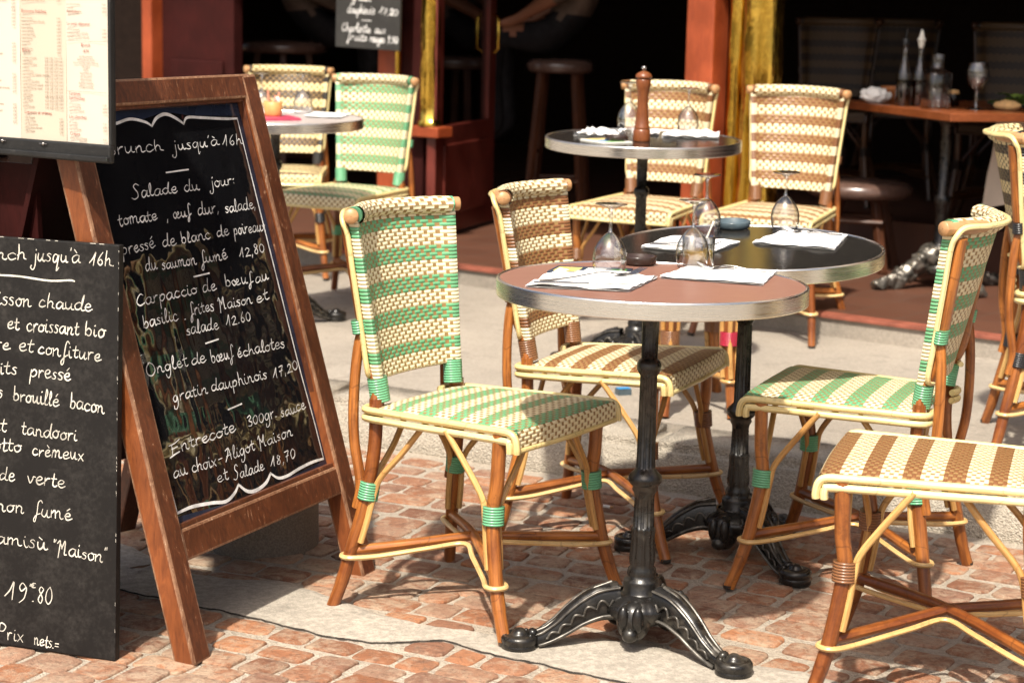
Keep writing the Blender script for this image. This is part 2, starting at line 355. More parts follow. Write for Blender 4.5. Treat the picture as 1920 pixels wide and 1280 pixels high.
    def build(s, name, mats, parent=None, M=None):
        me = bpy.data.meshes.new(name)
        me.from_pydata([tuple((M @ v) if M else v) for v in s.v], [], s.f)
        if not isinstance(mats, (list, tuple)): mats = [mats]
        for m in mats: me.materials.append(m)
        me.polygons.foreach_set('material_index', s.mi); me.polygons.foreach_set('use_smooth', s.sm)
        ul = me.uv_layers.new(name='UVMap'); ul.data.foreach_set('uv', [x for f in s.uv for p in f for x in p])
        if any(s.rn):
            ur = me.uv_layers.new(name='rnd'); ur.data.foreach_set('uv', [x for f, r in zip(s.f, s.rn) for _ in f for x in (r, r)])
        me.update()
        o = bpy.data.objects.new(name, me); COL.objects.link(o)
        if parent: o.parent = parent
        return o

def tag(o, label=None, cat_=None, group=None, kind=None):
    if label: o['label'] = label
    if cat_: o['category'] = cat_
    if group: o['group'] = group
    if kind: o['kind'] = kind
    return o
def thing(name, label, cat_, loc=(0, 0, 0), rz=0, group=None):
    o = bpy.data.objects.new(name, None); COL.objects.link(o); o.empty_display_size = .1
    o.location = loc; o.rotation_euler = (0, 0, rz); return tag(o, label, cat_, group)
def copy_tree(o, parent=None):
    c = o.copy(); COL.objects.link(c)
    if parent: c.parent = parent
    for ch in list(o.children): copy_tree(ch, c)
    return c
def struct(o): o['kind'] = 'structure'; return o

# ------------------------------------------------------------------ ground: street, strip, pavement, terrace
KD = Vector((.883, -.470)); KN = Vector((.470, .883)); KP = Vector((.296, 5.30))        # kerb line
TD = Vector((.789, -.614)); TN = Vector((.614, .789)); TP = Vector((-.26, 8.196))       # terrace edge line
FP = Vector((-.158, 8.816))                                                             # facade base line
def kp(t, o=0): return KP + KD * t + KN * o
def tp(t, o=0): return TP + TD * t + TN * o
def fp(t, o=0): return FP + TD * t + TN * o
STRIP_UP = [(-1.6, 5.0), (-1.25, 4.78), (-.945, 4.556), (-.737, 4.326), (-.631, 4.292), (-.506, 4.281), (-.37, 4.15), (-.292, 4.06), (-.147, 3.979), (-.02, 3.935), (.20, 3.93), (.346, 3.86), (.445, 3.798), (.604, 3.751), (.68, 3.686), (1.1, 3.42), (1.6, 3.1)]
STRIP_LO = [(-1.6, 4.55), (-1.25, 4.36), (-.867, 4.172), (-.643, 4.053), (-.491, 3.965), (-.392, 3.891), (-.287, 3.854), (-.209, 3.863), (-.132, 3.885), (-.052, 3.813), (.026, 3.769), (.134, 3.713), (.218, 3.656), (.36, 3.60), (.55, 3.52), (.8, 3.36), (1.1, 3.14), (1.6, 2.85)]
def strip_y(line, x):
    for (a, b), (c, d) in zip(line, line[1:]):
        if a <= x <= c: return b + (d - b) * (x - a) / (c - a)
    return None
mb = MB(); mb.add([(-30, -30, -.005), (30, -30, -.005), (30, 30, -.005), (-30, 30, -.005)], [[0, 1, 2, 3]], sm=False)
struct(mb.build('street', M_mortar))
mb = MB()
def sett(cx, cy, lx, ly, ang, rnd):
    ca, sa = math.cos(ang), math.sin(ang); n = 14; rings = []
    zz = random.uniform(-.0012, .0022); tx, ty = random.uniform(-.018, .018), random.uniform(-.018, .018); e = random.uniform(.22, .40)
    jit = [random.uniform(-.09, .05) for _ in range(n)]
    for sc, z in ((1.0, -.016), (1.0, -.0035), (.97, -.0012), (.90, -.0002), (.5, .0006)):
        ring = []
        for k in range(n):
            a = 2 * math.pi * (k + .5) / n; c, s_ = math.cos(a), math.sin(a)
            x = math.copysign(abs(c) ** e, c) * lx / 2 * sc * (1 + jit[k]); y = math.copysign(abs(s_) ** e, s_) * ly / 2 * sc * (1 + jit[(k + 5) % n])
            ring.append((cx + x * ca - y * sa, cy + x * sa + y * ca, z + zz + x * tx + y * ty))
        rings.append(ring)
    vs = [p for r in rings for p in r]; fs = []
    for i in range(4):
        for k in range(n): fs.append([i * n + k, i * n + (k + 1) % n, (i + 1) * n + (k + 1) % n, (i + 1) * n + k])
    fs.append([4 * n + k for k in range(n)])
    mb.add(vs, fs, None, 0, True, rnd)
row = 0; o = -.055
while o > -3.2:
    t = -3.2 + random.uniform(0, .1); wrow = random.uniform(.082, .108)
    while t < 3.0:
        l = random.uniform(.085, .155); ob = .05 * math.sin(t * 1.9 + .6 * row * .11) + .02 * math.sin(t * 5 + row)
        p = kp(t + l / 2, o - wrow / 2 + ob * min(1, max(0, (-o - .05) * 3)))
        up, lo = strip_y(STRIP_UP, p.x), strip_y(STRIP_LO, p.x)
        hid = p.y < 2.6 or abs(p.x) > .34 * p.y + .35
        if not hid and not (up is not None and lo + .030 < p.y < up - .022):
            sl = math.atan2(.05 * 1.9 * math.cos(t * 1.9 + .6 * row * .11), 1) * min(1, max(0, (-o - .05) * 3))
            sett(p.x, p.y, l - random.uniform(.006, .020), wrow - random.uniform(.006, .018), math.atan2(KD.y, KD.x) + sl + random.uniform(-.05, .05), max(.01, random.random()))
        t += l
    o -= wrow; row += 1
struct(mb.build('street_setts', M_sett))
# worn concrete strip with a ragged crack edge
mb = MB(); xs = [-1.6 + i * .01 for i in range(321)]; rows = []
for x in xs:
    u_, l_ = strip_y(STRIP_UP, min(1.6, x)), strip_y(STRIP_LO, min(1.6, x))
    j1 = mnoise.noise((x * 9, 1, 0)) * .02 + mnoise.noise((x * 40, 7, 0)) * .006; j2 = mnoise.noise((x * 11, 4, 0)) * .016 + mnoise.noise((x * 34, 9, 0)) * .008 + mnoise.noise((x * 120, 3, 0)) * .0035
    r_ = []
    for k in range(9):
        y = (l_ + j2) + (u_ + j1 - l_ - j2) * k / 8
        r_.append((x, y, (.0062 if 0 < k < 8 else (-.02 if k == 0 else .001)) + .0012 * mnoise.noise((x * 5, y * 5, 0))))
    rows.append([(x, l_ + j2 - .002, -.02)] + [(x, l_ + j2, .0058)] + r_[1:])
mb.grid(rows, None, 0, False, True); struct(mb.build('concrete_strip', M_strip))
mb = MB(); a, b_, c, d = fp(.55, 1.0), fp(8.9, 1.0), fp(8.9, 5.15), fp(.55, 5.15); mb.prism([a, b_, c, d], .205, .40); struct(mb.build('raised_floor', M_tile))
mb = MB(); rows = []
for x in xs[::1]:
    l_ = strip_y(STRIP_LO, min(1.6, x)); j2 = mnoise.noise((x * 11, 4, 0)) * .016 + mnoise.noise((x * 34, 9, 0)) * .008 + mnoise.noise((x * 120, 3, 0)) * .0035; w_ = max(.0002, .0007 + .0026 * mnoise.noise((x * 33, 2, 0)) + .0015 * mnoise.noise((x * 90, 5, 0)))
    rows.append([(x, l_ + j2 - .001 - w_, .0032), (x, l_ + j2 + .0006, .0064)])
mb.grid(rows, None, 0, False, True); struct(mb.build('pavement_crack', m_plain('dark_crack_dirt', (.02, .016, .012), .95)))
# kerb blocks
mb = MB(); t = -4.27; ang = Matrix.Rotation(math.atan2(KD.y, KD.x), 3, 'Z')
while t < 9.5:
    l = 1.09 if t < 0 else 1.25; c = kp(t + l / 2, .13)
    b = bmesh.new(); bmesh.ops.create_cube(b, size=1); bmesh.ops.scale(b, vec=(l - .006, .26, .24), verts=b.verts)
    bmesh.ops.bevel(b, geom=[e for e in b.edges if all(v.co.z > .1 for v in e.verts)], offset=.028, segments=4, affect='EDGES')
    bmesh.ops.subdivide_edges(b, edges=[e for e in b.edges if e.calc_length() > .3], cuts=14)
    for v in b.verts: v.co += Vector((0, mnoise.noise(v.co * 9 + Vector((t, 0, 0))) * .005, mnoise.noise(v.co * 7 + Vector((t, 3, 0))) * .004))
    mb.bm(b, Matrix.Translation((c.x, c.y, .012)) @ ang.to_4x4(), 0, True); b.free(); t += l
struct(mb.build('kerb', M_kerb))
mb = MB(); a, b_, c, d = kp(-5, .255), kp(9.5, .255), tp(10, .02), tp(-5.5, .02)
mb.prism([a, b_, c, d], -.1, .13); struct(mb.build('pavement', M_pave))
mb = MB(); a, b_, c, d = tp(-5.5, 0), tp(10, 0), tp(10, 7), tp(-5.5, 7)
mb.prism([a, b_, c, d], -.1, .200); struct(mb.build('terrace_step', M_pave))
mb = MB(); a, b_, c, d = tp(-5.5, .06), tp(10, .06), tp(10, 7), tp(-5.5, 7); mb.prism([a, b_, c, d], .2005, .212)
struct(mb.build('terrace_tiles', M_tile))
mb = MB(); a, b_, c, d = tp(-5.5, -.012), tp(10, -.012), tp(10, .058), tp(-5.5, .058); mb.prism([a, b_, c, d], .2005, .2145, 0, .004)
struct(mb.build('terrace_edge', M_nosing))

# ------------------------------------------------------------------ rattan bistro chair (local: +x chair's right, +y front)
def chair_back_y(z, u):
    k = (z - .49) / .39
    return -.183 - .044 * k - (.018 + .050 * max(0, min(1, k))) * (1 - u * u)
def chair_half(z): return .158 + .034 * (z - .49) / .39
LEG_F = [(.205, .168, .44), (.206, .163, .34), (.209, .155, .265), (.223, .172, .14), (.233, .188, .07), (.243, .209, .004)]
LEG_R = [(.160, -.184, .47), (.165, -.184, .37), (.176, -.200, .25), (.200, -.224, .13), (.216, -.238, .06), (.232, -.252, .004)]
def mir(path, sx): return [(p[0] * sx, p[1], p[2]) for p in path]
def leg_at(path, z):
    for a, b in zip(path, path[1:]):
        if b[2] <= z <= a[2]:
            t = (a[2] - z) / (a[2] - b[2]); return Vector(a).lerp(Vector(b), t)
    return Vector(path[-1])
def make_chair(kind, label, canes=None):
    m = MAT[kind]; bind = m['bind']; M_cane, M_cane2, M_rail, M_end = canes or CANES
    t = thing('rattan_chair', label, 'chair')
    # backrest weave: a bowed slab that thickens round the side posts, rolled over the top rail
    b = MB(); nu, nz = 36, 22; us = [-1 + 2 * i / nu for i in range(nu + 1)]
    def surf(side, z, u):
        edge = max(0, (abs(u) - .80) / .20); th = .006 + .012 * math.sin(min(1, edge) * math.pi / 2) * (1 if abs(u) < .999 else .55)
        x = u * chair_half(z); y = chair_back_y(z, u)
        return (x, y + side * th, z)
    zs = [.512 + (.862 - .512) * i / nz for i in range(nz + 1)]
    wrapf = lambda i, j: 1 if (j < 2 or j >= nu - 2) else 0
    for side in (1, -1):
        rows = [[surf(side, z, u) for u in us] for z in zs]; uv = [[(u * .19, z) for u in us] for z in zs]
        b.grid(rows, uv, 0, True, side > 0, wrapf)
    for u in (-1, 1):
        rows = [[surf(1, z, u), Vector(surf(0, z, u)) + Vector((u * .006, 0, 0)), surf(-1, z, u)] for z in zs]
        b.grid(rows, [[(0, z)] * 3 for z in zs], 1, True, u > 0)
    rows = [[surf(1, .512, u) for u in us], [Vector(surf(0, .508, u)) for u in us], [surf(-1, .512, u) for u in us]]
    b.grid(rows, [[(u * .19, .512 + k * .004) for u in us] for k in range(3)], 0, True, True)
    roll = [Vector((u * .172, chair_back_y(.875, u) + .002, .873)) for u in [-1 + i / 12 for i in range(25)]]
    rows = []; uvr = []
    for i, p in enumerate(roll):
        ring = []; ur = []
        for k in range(13):
            a = -math.pi / 2 + .2 + (2 * math.pi) * k / 12; ring.append(p + Vector((0, math.cos(a) * .0205, math.sin(a) * .0205))); ur.append((p.x, .862 + k / 12 * .122))
        rows.append(ring); uvr.append(ur)
    b.grid(rows, uvr, 0, True, True)
    b.build('backrest', [m['weave'], m['wrap']], t)
    # top rail with cut ends
    b = MB(); rp = [Vector((u * .207, chair_back_y(.875, u * 1.06) + .002, .873)) for u in [-1 + i / 12 for i in range(25)]]
    b.tube(rp, .0165, 14, cap=False)
    for i, j in ((0, 1), (-1, -2)):
        d = (rp[i] - rp[j]).normalized(); q = d.to_track_quat('Z', 'Y').to_matrix()
        b.lathe([(.0165, 0), (.0155, .002), (.001, .0028)], 14, rp[i], 1, None, q)
    b.build('top_rail', [M_end, M_end], t)
    def bnd(path, r, n=14, sq=None):
        q = MB(); q.tube(path, r, n, sq=sq); q.build('binding', bind, t)
    for sx in (-1, 1):
        bnd([Vector((sx * .171, chair_back_y(.875, sx * .93) + .002, .873)), Vector((sx * .190, chair_back_y(.875, sx * 1.01) + .002, .873))], .0192)
        # wraps on the post foot below the weave, and where the strut meets the post
        bnd(cat([Vector((sx * (chair_half(z) - .012), chair_back_y(z, 1) - .004, z)) for z in (.462, .516)], 4), .0215, 14, (1.0, 1.15))
        bnd([Vector((sx * (chair_half(z) - .004), chair_back_y(z, 1) - .022, z)) for z in (.615, .645)], .0190, 14, (.9, 1.3))
        for pth in (LEG_F, LEG_R):
            P = [leg_at(mir(pth, sx), z) for z in (.285, .245)]; inn = Vector((-P[0].x, -P[0].y, 0)).normalized() * .004
            bnd([p + inn for p in P], .0235, 16)
    # posts, struts, legs
    for sx in (-1, 1):
        b = MB(); P = [(sx * .160, -.184, .44), (sx * (chair_half(.5) - .012), chair_back_y(.5, 1) - .004, .50)] + [(sx * (chair_half(z) - .016), chair_back_y(z, .92) - .017, z) for z in (.56, .64, .74, .852)]
        b.tube(cat(P, 5), [.0135] * 7 + [.0125] * 30 if len(cat(P, 5)) == 37 else .0130, 14, sq=(1.0, 1.55)); b.build('back_post', M_cane, t)
        b = MB(); P = [(sx * .163, -.208, .655), (sx * .170, -.225, .58), (sx * .178, -.231, .48), (sx * .181, -.229, .38), (sx * .179, -.213, .28), (sx * .182, -.221, .225)]
        b.tube(cat(P, 6), .0118, 12); b.build('back_strut', M_cane, t)
        for pth in (LEG_F, LEG_R):
            b = MB(); b.tube(cat(mir(pth, sx), 6), [.0152] * 25 + [.0142] * 6, 14, mi=0)
            e = Vector(mir(pth, sx)[-1]); b.lathe([(.0, -.004), (.0125, -.004), (.0145, .001), (.0145, .006)], 12, e, 1)
            b.build('leg', [M_cane, M_glide], t)
    # crossed stretchers and the pale cane looped round them
    b = MB(); ctr = Vector((0, -.03, .150)); cor = [leg_at(mir(LEG_F, 1), .13), leg_at(mir(LEG_F, -1), .13), leg_at(mir(LEG_R, -1), .13), leg_at(mir(LEG_R, 1), .13)]
    b.tube(cat([cor[0], ctr, cor[2]], 6), .0115, 10)
    for k in (1, 3): b.tube([cor[k], cor[k].lerp(ctr, .5) + Vector((0, 0, -.001)), ctr], .0110, 10)
    b.build('stretcher', M_cane, t)
    b = MB(); path = []
    for k in range(4):
        c0 = cor[k]; d = (ctr - c0); d.z = 0; d.normalize(); sdv = Vector((-d.y, d.x, 0)); sgn = 1
        nxt = cor[(k + 1) % 4]; dn = (ctr - nxt); dn.z = 0; dn.normalize(); sn = Vector((-dn.y, dn.x, 0))
        if (ctr + sdv * .02 - nxt).length > (ctr - sdv * .02 - nxt).length: sgn = -1
        zz = Vector((0, 0, -.012))
        path += [c0 + zz - d * .004 - sdv * sgn * .021, c0 + zz - d * .021, c0 + zz - d * .004 + sdv * sgn * .021, c0 + zz + d * .06 + sdv * sgn * .0175, c0.lerp(ctr, .62) + zz + sdv * sgn * .020]
        mid = ((c0 + nxt) / 2 - ctr); mid.z = 0
        path += [ctr + Vector((0, 0, -.012)) + mid.normalized() * .036, nxt.lerp(ctr, .62) + zz - sn * (1 if (ctr + sn * .02 - c0).length > (ctr - sn * .02 - c0).length else -1) * .020, nxt + zz + dn * .06 - sn * (1 if (ctr + sn * .02 - c0).length > (ctr - sn * .02 - c0).length else -1) * .0175]
    b.tube(cat(path, 5, True), .0060, 8, True); b.build('stretcher_cane', M_loop if canes is None else M_rail, t)
    # bent braces from the stretcher up each leg and out to the seat frame
    for pth, fr in ((LEG_F, 1), (LEG_R, -1)):
        for sx in (-1, 1):
            L = mir(pth, sx); dirs = [(Vector((-sx, 0, 0)), .125), (Vector((0, -fr, 0)), .135)]
            for d, reach in dirs:
                P = [leg_at(L, .15) + d * .019, leg_at(L, .2) + d * .0205, leg_at(L, .262) + d * .020, leg_at(L, .30) + d * .032, leg_at(L, .36) + d * .078, leg_at(L, .42) + d * reach]
                P[-1].z = .432
                b = MB(); b.tube(cat(P, 5), .0072, 8); b.build('brace', M_cane2, t)
    # seat: domed woven top with a dropped front fascia
    b = MB(); nx = 22; us = [-1 + 2 * i / nx for i in range(nx + 1)]; rows = []; uvr = []
    def hw(y): return .180 + .030 * (y + .175) / .39
    ys = [-.178 + i * .0195 for i in range(21)]; v = -.178
    for y in ys:
        k = (y + .178) / .39
        r_ = []; ur = []
        for u in us:
            dome = .012 * (1 - u ** 4) * (1 - (2 * k - 1) ** 4) - .004 * abs(u) ** 8
            r_.append((u * (hw(y) - .004), y, .4545 + dome)); ur.append((u * .22, y))
        rows.append(r_); uvr.append(ur)
    for dy, z in ((.005, .4518), (.0085, .447), (.0095, .438), (.0095, .426), (.0085, .412)):
        rows.append([(u * (hw(.21) - .003), .212 + dy - .006 * (u * u), z) for u in us]); uvr.append([(u * .22, .215 + (.4545 - z) * 1.0 + dy * .3) for u in us])
    b.grid(rows, uvr, 0, True)
    b.grid([[(u * (hw(y) - .006), y, .437) for u in us] for y in ys[::4]], [[(u * .22, y) for u in us] for y in ys[::4]], 0, True, True)
    for u in (-1, 1):
        b.grid([[(u * (hw(y) - .004), y, .4505), (u * (hw(y) - .006), y, .437)] for y in ys], [[(0, y), (.01, y)] for y in ys], 1, True, u < 0)
    b.grid([[(u * hw(-.178) * .98, -.178, .4545) for u in us], [(u * hw(-.178) * .98, -.181, .437) for u in us]], [[(u * .2, -.18) for u in us], [(u * .2, -.2) for u in us]], 0, True, True)
    b.build('seat', [m['seat'], m['seat']], t)
    for sx in (-1, 1):
        for dz, o in ((0, 0), (-.0185, .0015)):
            P = [(.118, -.204), (.150, -.2105), (.174, -.204), (.184, -.182), (.187 + o, -.15), (.195 + o, -.05), (.203 + o, .06), (.211 + o, .160)]
            P = [(sx * x, y, .4475 + dz) for x, y in P] + [(sx * (.2145 + o), .197, .4468 + dz), (sx * (.2155 + o), .212 + (0 if dz == 0 else -.013), .437 + dz * .55), (sx * (.2155 + o), .2165 + (0 if dz == 0 else -.016), .416), (sx * (.2145 + o), .216 + (0 if dz == 0 else -.016), .406)]
            b = MB(); b.tube(cat(P, 5), .0082, 10); b.build('seat_rail', M_rail, t)
    b = MB(); b.tube([(-.205, .2150, .409), (0, .2215, .408), (.205, .2150, .409)], .0058, 8)
    b.build('seat_rail', M_rail, t)
    b = MB(); P = []
    for z in (.535, .50): pass
    side = [(chair_half(z) + .009, chair_back_y(z, 1) - .012, z) for z in (.53, .60, .68, .76, .83)]
    P = [(.10, chair_back_y(.52, .6) - .022, .522), (.145, chair_back_y(.52, 1) - .022, .519)] + side + [(chair_half(.87) + .008, chair_back_y(.87, 1) - .018, .858)]
    arc = [(u * .192, chair_back_y(.875, u) - .024, .876) for u in (.93, .6, .25, 0, -.25, -.6, -.93)]
    P = P + arc + [(-x, y, z) for x, y, z in reversed(P)]
    b.tube(cat(P, 5), .0065, 8); b.build('edge_cane', M_rail, t)
    return t
def put_chair(t, x, y, th, z=0, tx=0, ty=0, k=1):
    t.location = (x, y, z); t.scale = (k, 1, 1)
    rot = Matrix.Rotation(R(th - 90), 3, 'Z') @ Matrix.Rotation(math.atan(ty), 3, 'X') @ Matrix.Rotation(-math.atan(tx), 3, 'Y')
    t.rotation_euler = rot.to_euler()
GRP = 'striped rattan bistro chairs of the terrace'
def label(t, l, g=GRP): return tag(t, l, 'chair', g)
green = make_chair('green', 'x'); brown = make_chair('brown', 'x'); black = make_chair('black', 'x')
green_b = make_chair('coarse green', 'x'); brown_b = make_chair('coarse brown', 'x'); black_b = make_chair('coarse black', 'x')
label(green, 'green striped rattan chair beside the wooden pavement sign, seat under the brown round table'); put_chair(green, -.049, 4.165, -32.0, 0, .008, .02)
c = copy_tree(green); label(c, 'green striped rattan chair seen from its side and back, right of the black speckled table'); put_chair(c, .806, 4.44, 156.5, 0, .004, .015)
c = green_b; label(c, 'green striped rattan chair by the cafe door, blurred, right of the black striped one'); put_chair(c, -.672, 7.55, -119, .137, 0, -.02, .95)
label(brown, 'brown striped rattan chair behind the brown table, back half hidden by its rim'); put_chair(brown, .293, 4.80, -24, -.004, -.005, .048)
c = copy_tree(brown); label(c, 'brown striped rattan chair in the right foreground with only seat and legs showing'); put_chair(c, .858, 3.715, 163, .004, -.005, 0)
c = brown_b; label(c, 'brown striped rattan chair behind the pepper mill, facing the street'); put_chair(c, .495, 7.30, -119, .142, 0, -.045, .96)
c = copy_tree(brown_b); label(c, 'brown striped rattan chair in front of the large brass column, facing the street'); put_chair(c, .963, 7.10, -116, .142, .01, -.045, .95)
label(black, 'black striped rattan chair cut off by the right edge, seen from behind'); put_chair(black, 1.62, 5.33, -11, .13)
c = black_b; label(c, 'black striped rattan chair behind the table with the magenta tray'); put_chair(c, -1.03, 8.42, -92, .135, 0, -.01, .94)
# low stool pushed under the black table: only its red bound legs show
def make_stool():
    t = thing('rattan_stool', 'backless rattan stool with a red bound leg tucked under the black speckled table', 'stool')
    b = MB()
    for sx in (-1, 1):
        for pth in (LEG_F, LEG_R):
            q = [(x * sx * .42, y * .9, z * .86) for x, y, z in pth]; bb = MB(); bb.tube(cat(q, 6), .0165, 12); bb.build('leg', M_cane, t)
            b = MB()
            for d in (Vector((.022 * sx, 0, 0)), Vector((0, .022 if pth is LEG_F else -.022, 0)), Vector((-.022 * sx, 0, 0))): b.tube(cat([Vector(q[2]) + d + Vector((0, 0, .1)), Vector(q[2]) + d, Vector(q[3]) + d], 4), .0075, 8)
            p = Vector(q[3]); b.tube([p + Vector((.024 * math.cos(a), .024 * math.sin(a), -.01)) for a in [k * math.pi / 5 for k in range(10)]], .0062, 8, True); b.build('brace', M_cane2, t)
    b = MB()
    b.tube([(-.09, .15, .115), (.085, -.2, .115)], .01, 8); b.tube([(.09, .15, .118), (-.085, -.2, .118)], .01, 8); b.build('stretcher', M_cane2, t)
    for sx in (-1, 1):
        for pth in (LEG_F, LEG_R): b = MB(); q = [Vector((x * sx * .42, y * .9, z * .86)) for x, y, z in pth]; b.tube([q[2] + Vector((0, 0, -.012)), q[2] + Vector((0, 0, .03))], .029, 14); b.build('binding', M_red_bind if (sx < 0 and pth is LEG_F) else MAT['brown']['bind'], t)
    b = MB(); b.prism([(math.copysign(abs(math.cos(a)) ** .5, math.cos(a)) * .11, math.copysign(abs(math.sin(a)) ** .5, math.sin(a)) * .19 - .01) for a in [k * math.pi / 16 for k in range(32)]], .37, .40, 0, .012); b.build('seat', MAT['brown']['seat'], t)
    return t
s_ = make_stool(); s_.location = (.556, 5.75, .13); s_.rotation_euler = (0, 0, R(180))

# ------------------------------------------------------------------ cast iron bistro tables
def make_table(lbl, cx, cy, z0, topmat, diam=.64, ht=.770, legs=-167, tilt=(0, 0)):
    t = thing('bistro_table', lbl, 'table', (cx, cy, z0), 0, 'round bistro tables of the terrace')
    r = diam / 2; top = bpy.data.objects.new
    b = MB(); b.lathe([(0.0, ht), (r - .006, ht)], 72); b.lathe([(r - .01, ht - .03), (0.0, ht - .03)], 48)
    tp_ = b.build('tabletop', topmat, t)
    b = MB(); b.lathe([(r - .0065, ht - .0005), (r - .006, ht + .0018), (r - .002, ht + .0022), (r + .0003, ht + .0008), (r + .001, ht - .0012), (r + .001, ht - .0022), (r + .001, ht - .0308), (r + .001, ht - .0318), (r + .0002, ht - .0332), (r - .002, ht - .034), (r - .011, ht - .034)], 96)
    rim = b.build('rim', M_rim, t)
    T = Matrix.Translation((0, 0, ht)) @ Matrix.Rotation(tilt[0], 4, 'X') @ Matrix.Rotation(tilt[1], 4, 'Y') @ Matrix.Translation((0, 0, -ht))
    for o in (tp_, rim): o.data.transform(T)
    b = MB(); f = (.17, 14)
    b.lathe([(q_[0] * (.96 if q_[1] < .7 else 1), *q_[1:]) for q_ in [(.0, ht - .036), (.09, ht - .036), (.09, ht - .042), (.03, ht - .05), (.0185, ht - .07), (.0175, .615, *f), (.0175, .614), (.023, .610), (.0265, .602), (.0265, .592), (.022, .583), (.0185, .578), (.0185, .575, *f), (.0205, .385, *f), (.0205, .382), (.024, .378), (.036, .366), (.0385, .357), (.032, .348), (.026, .343), (.028, .336), (.023, .327), (.0215, .32), (.0215, .316, *f), (.023, .258, *f), (.0245, .255), (.0265, .25, .12, 12), (.0255, .225, .14, 12), (.029, .19, .16, 12), (.0285, .178, .08, 12), (.026, .172), (.0305, .166, .08, 30), (.0325, .155, .08, 30), (.030, .147), (.0385, .143), (.040, .138), (.0395, .118), (.046, .112)]], 72)
    b.build('column', M_iron, t)
    b = MB(); b.lathe([(.046, .116), (.062, .111), (.066, .108), (.082, .099, .06, 44), (.088, .090, .06, 44), (.084, .080), (.066, .06), (.03, .042), (0, .039)], 72)
    for k in range(3):
        a = R(legs + 60 + 120 * k); q = Matrix.Rotation(a, 3, 'Z')
        b.sphere(q @ Vector((.064, 0, .068)), (.034, .036, .044), 16, 10, q)
        for s in (-1, 1): b.sphere(q @ Vector((.091, s * .0155, .080)), (.0135, .0125, .028), 12, 8, q)
        b.sphere(q @ Vector((.092, 0, .046)), (.016, .018, .016), 12, 8, q)
    b.build('hub', M_iron, t)
    for k in range(3):
        a = R(legs + 120 * k); q = Matrix.Rotation(a, 3, 'Z'); b = MB()
        cl = cat([Vector((.050, 0, .098)), Vector((.092, 0, .094)), Vector((.135, 0, .074)), Vector((.175, 0, .046)), Vector((.212, 0, .026)), Vector((.240, 0, .020))], 14)
        hs = [.041, .037, .029, .021, .016, .0145]; ws = [.034, .030, .026, .023, .0205, .020]; rows = []
        for i, p in enumerate(cl):
            f_ = min(4.999, i / 14); j = int(f_); fr = f_ - j; h = hs[j] * (1 - fr) + hs[j + 1] * fr; w = ws[j] * (1 - fr) + ws[j + 1] * fr
            tg = (cl[min(i + 1, len(cl) - 1)] - cl[max(i - 1, 0)]).normalized(); nn = Vector((-tg.z, 0, tg.x)); ring = []
            for m_ in range(17):
                th = 2 * math.pi * m_ / 16; c_, s2 = math.cos(th), math.sin(th)
                ring.append(q @ (p + Vector((0, 1, 0)) * (math.copysign(abs(c_) ** .6, c_) * w * (.72 + .28 * (-s2 if s2 < 0 else -s2 * .5 + .2))) + nn * (math.copysign(abs(s2) ** .7, s2) * h)))
            rows.append(ring)
        b.grid(rows, None, 0, True, True)
        for s in (-1, 1):
            up = []; lo = []; sc_ = []
            for i, p in enumerate(cl[:-7]):
                f_ = min(4.999, i / 14); j = int(f_); fr = f_ - j; h = hs[j] * (1 - fr) + hs[j + 1] * fr; w = ws[j] * (1 - fr) + ws[j + 1] * fr
                tg = (cl[min(i + 1, len(cl) - 1)] - cl[max(i - 1, 0)]).normalized(); nn = Vector((-tg.z, 0, tg.x))
                up.append(q @ (p + nn * h * .80 + Vector((0, s * w * .66, 0)))); lo.append(q @ (p - nn * h * .62 + Vector((0, s * w * .92, 0))))
                sc_.append(q @ (p + nn * h * (-.10 + .42 * abs(math.sin(i * math.pi / 9.0))) + Vector((0, s * w * (.93 - .06 * abs(math.sin(i * math.pi / 9.0))), 0))))
            b.tube(up, .0036, 6, mi=1); b.tube(lo, .0042, 6, mi=1); b.tube(sc_[6:-8], .0030, 6, mi=1)
        b.tube([q @ (p + Vector((0, 0, h_))) for p, h_ in zip(cl[5::12], (.041, .036, .028, .021, .017, .015))], .0048, 6, mi=1)
        b.build('leg', [M_iron, M_ironedge], t)
        b = MB(); c_ = q @ Vector((.262, 0, 0))
        b.lathe([(0, .0), (.035, .0), (.0385, .003), (.0385, .015), (.037, .017), (.039, .019), (.039, .029), (.035, .034), (.027, .0355), (.0255, .033), (.020, .033), (.016, .037), (.015, .040), (.009, .046), (0, .047)], 28, c_)
        b.sphere(q @ Vector((.234, .0, .036)), (.011, .013, .010), 10, 7, q)
        for s in (-1, 1): b.sphere(q @ Vector((.243, s * .020, .034)), .0055, 8, 6)
        b.build('foot', M_iron, t)
    fr = Matrix.Translation((cx, cy, z0)) @ T @ Matrix.Translation((0, 0, ht))
    return t, fr
T1, F1 = make_table('brown topped round bistro table in the foreground with steel rim and cast iron foot', .285, 3.905, 0, M_top_brown, .638, .775, -167, (R(-.5), R(.3)))
T2, F2 = make_table('black speckled round bistro table on the street, right behind the brown one', .565, 4.60, 0, M_top_black, .646, .766, 176, (R(2.6), R(-1.2)))
T3, F3 = make_table('black round bistro table on the pavement carrying the wooden pepper mill', .415, 6.32, .13, M_top_black, .642, .772, 160, (R(1.6), 0))
T4, F4 = make_table('grey topped round bistro table with a magenta tray, half hidden by the wooden sign', -.88, 7.02, .13, M_top_grey, .642, .770, 36, (R(1.0), 0))

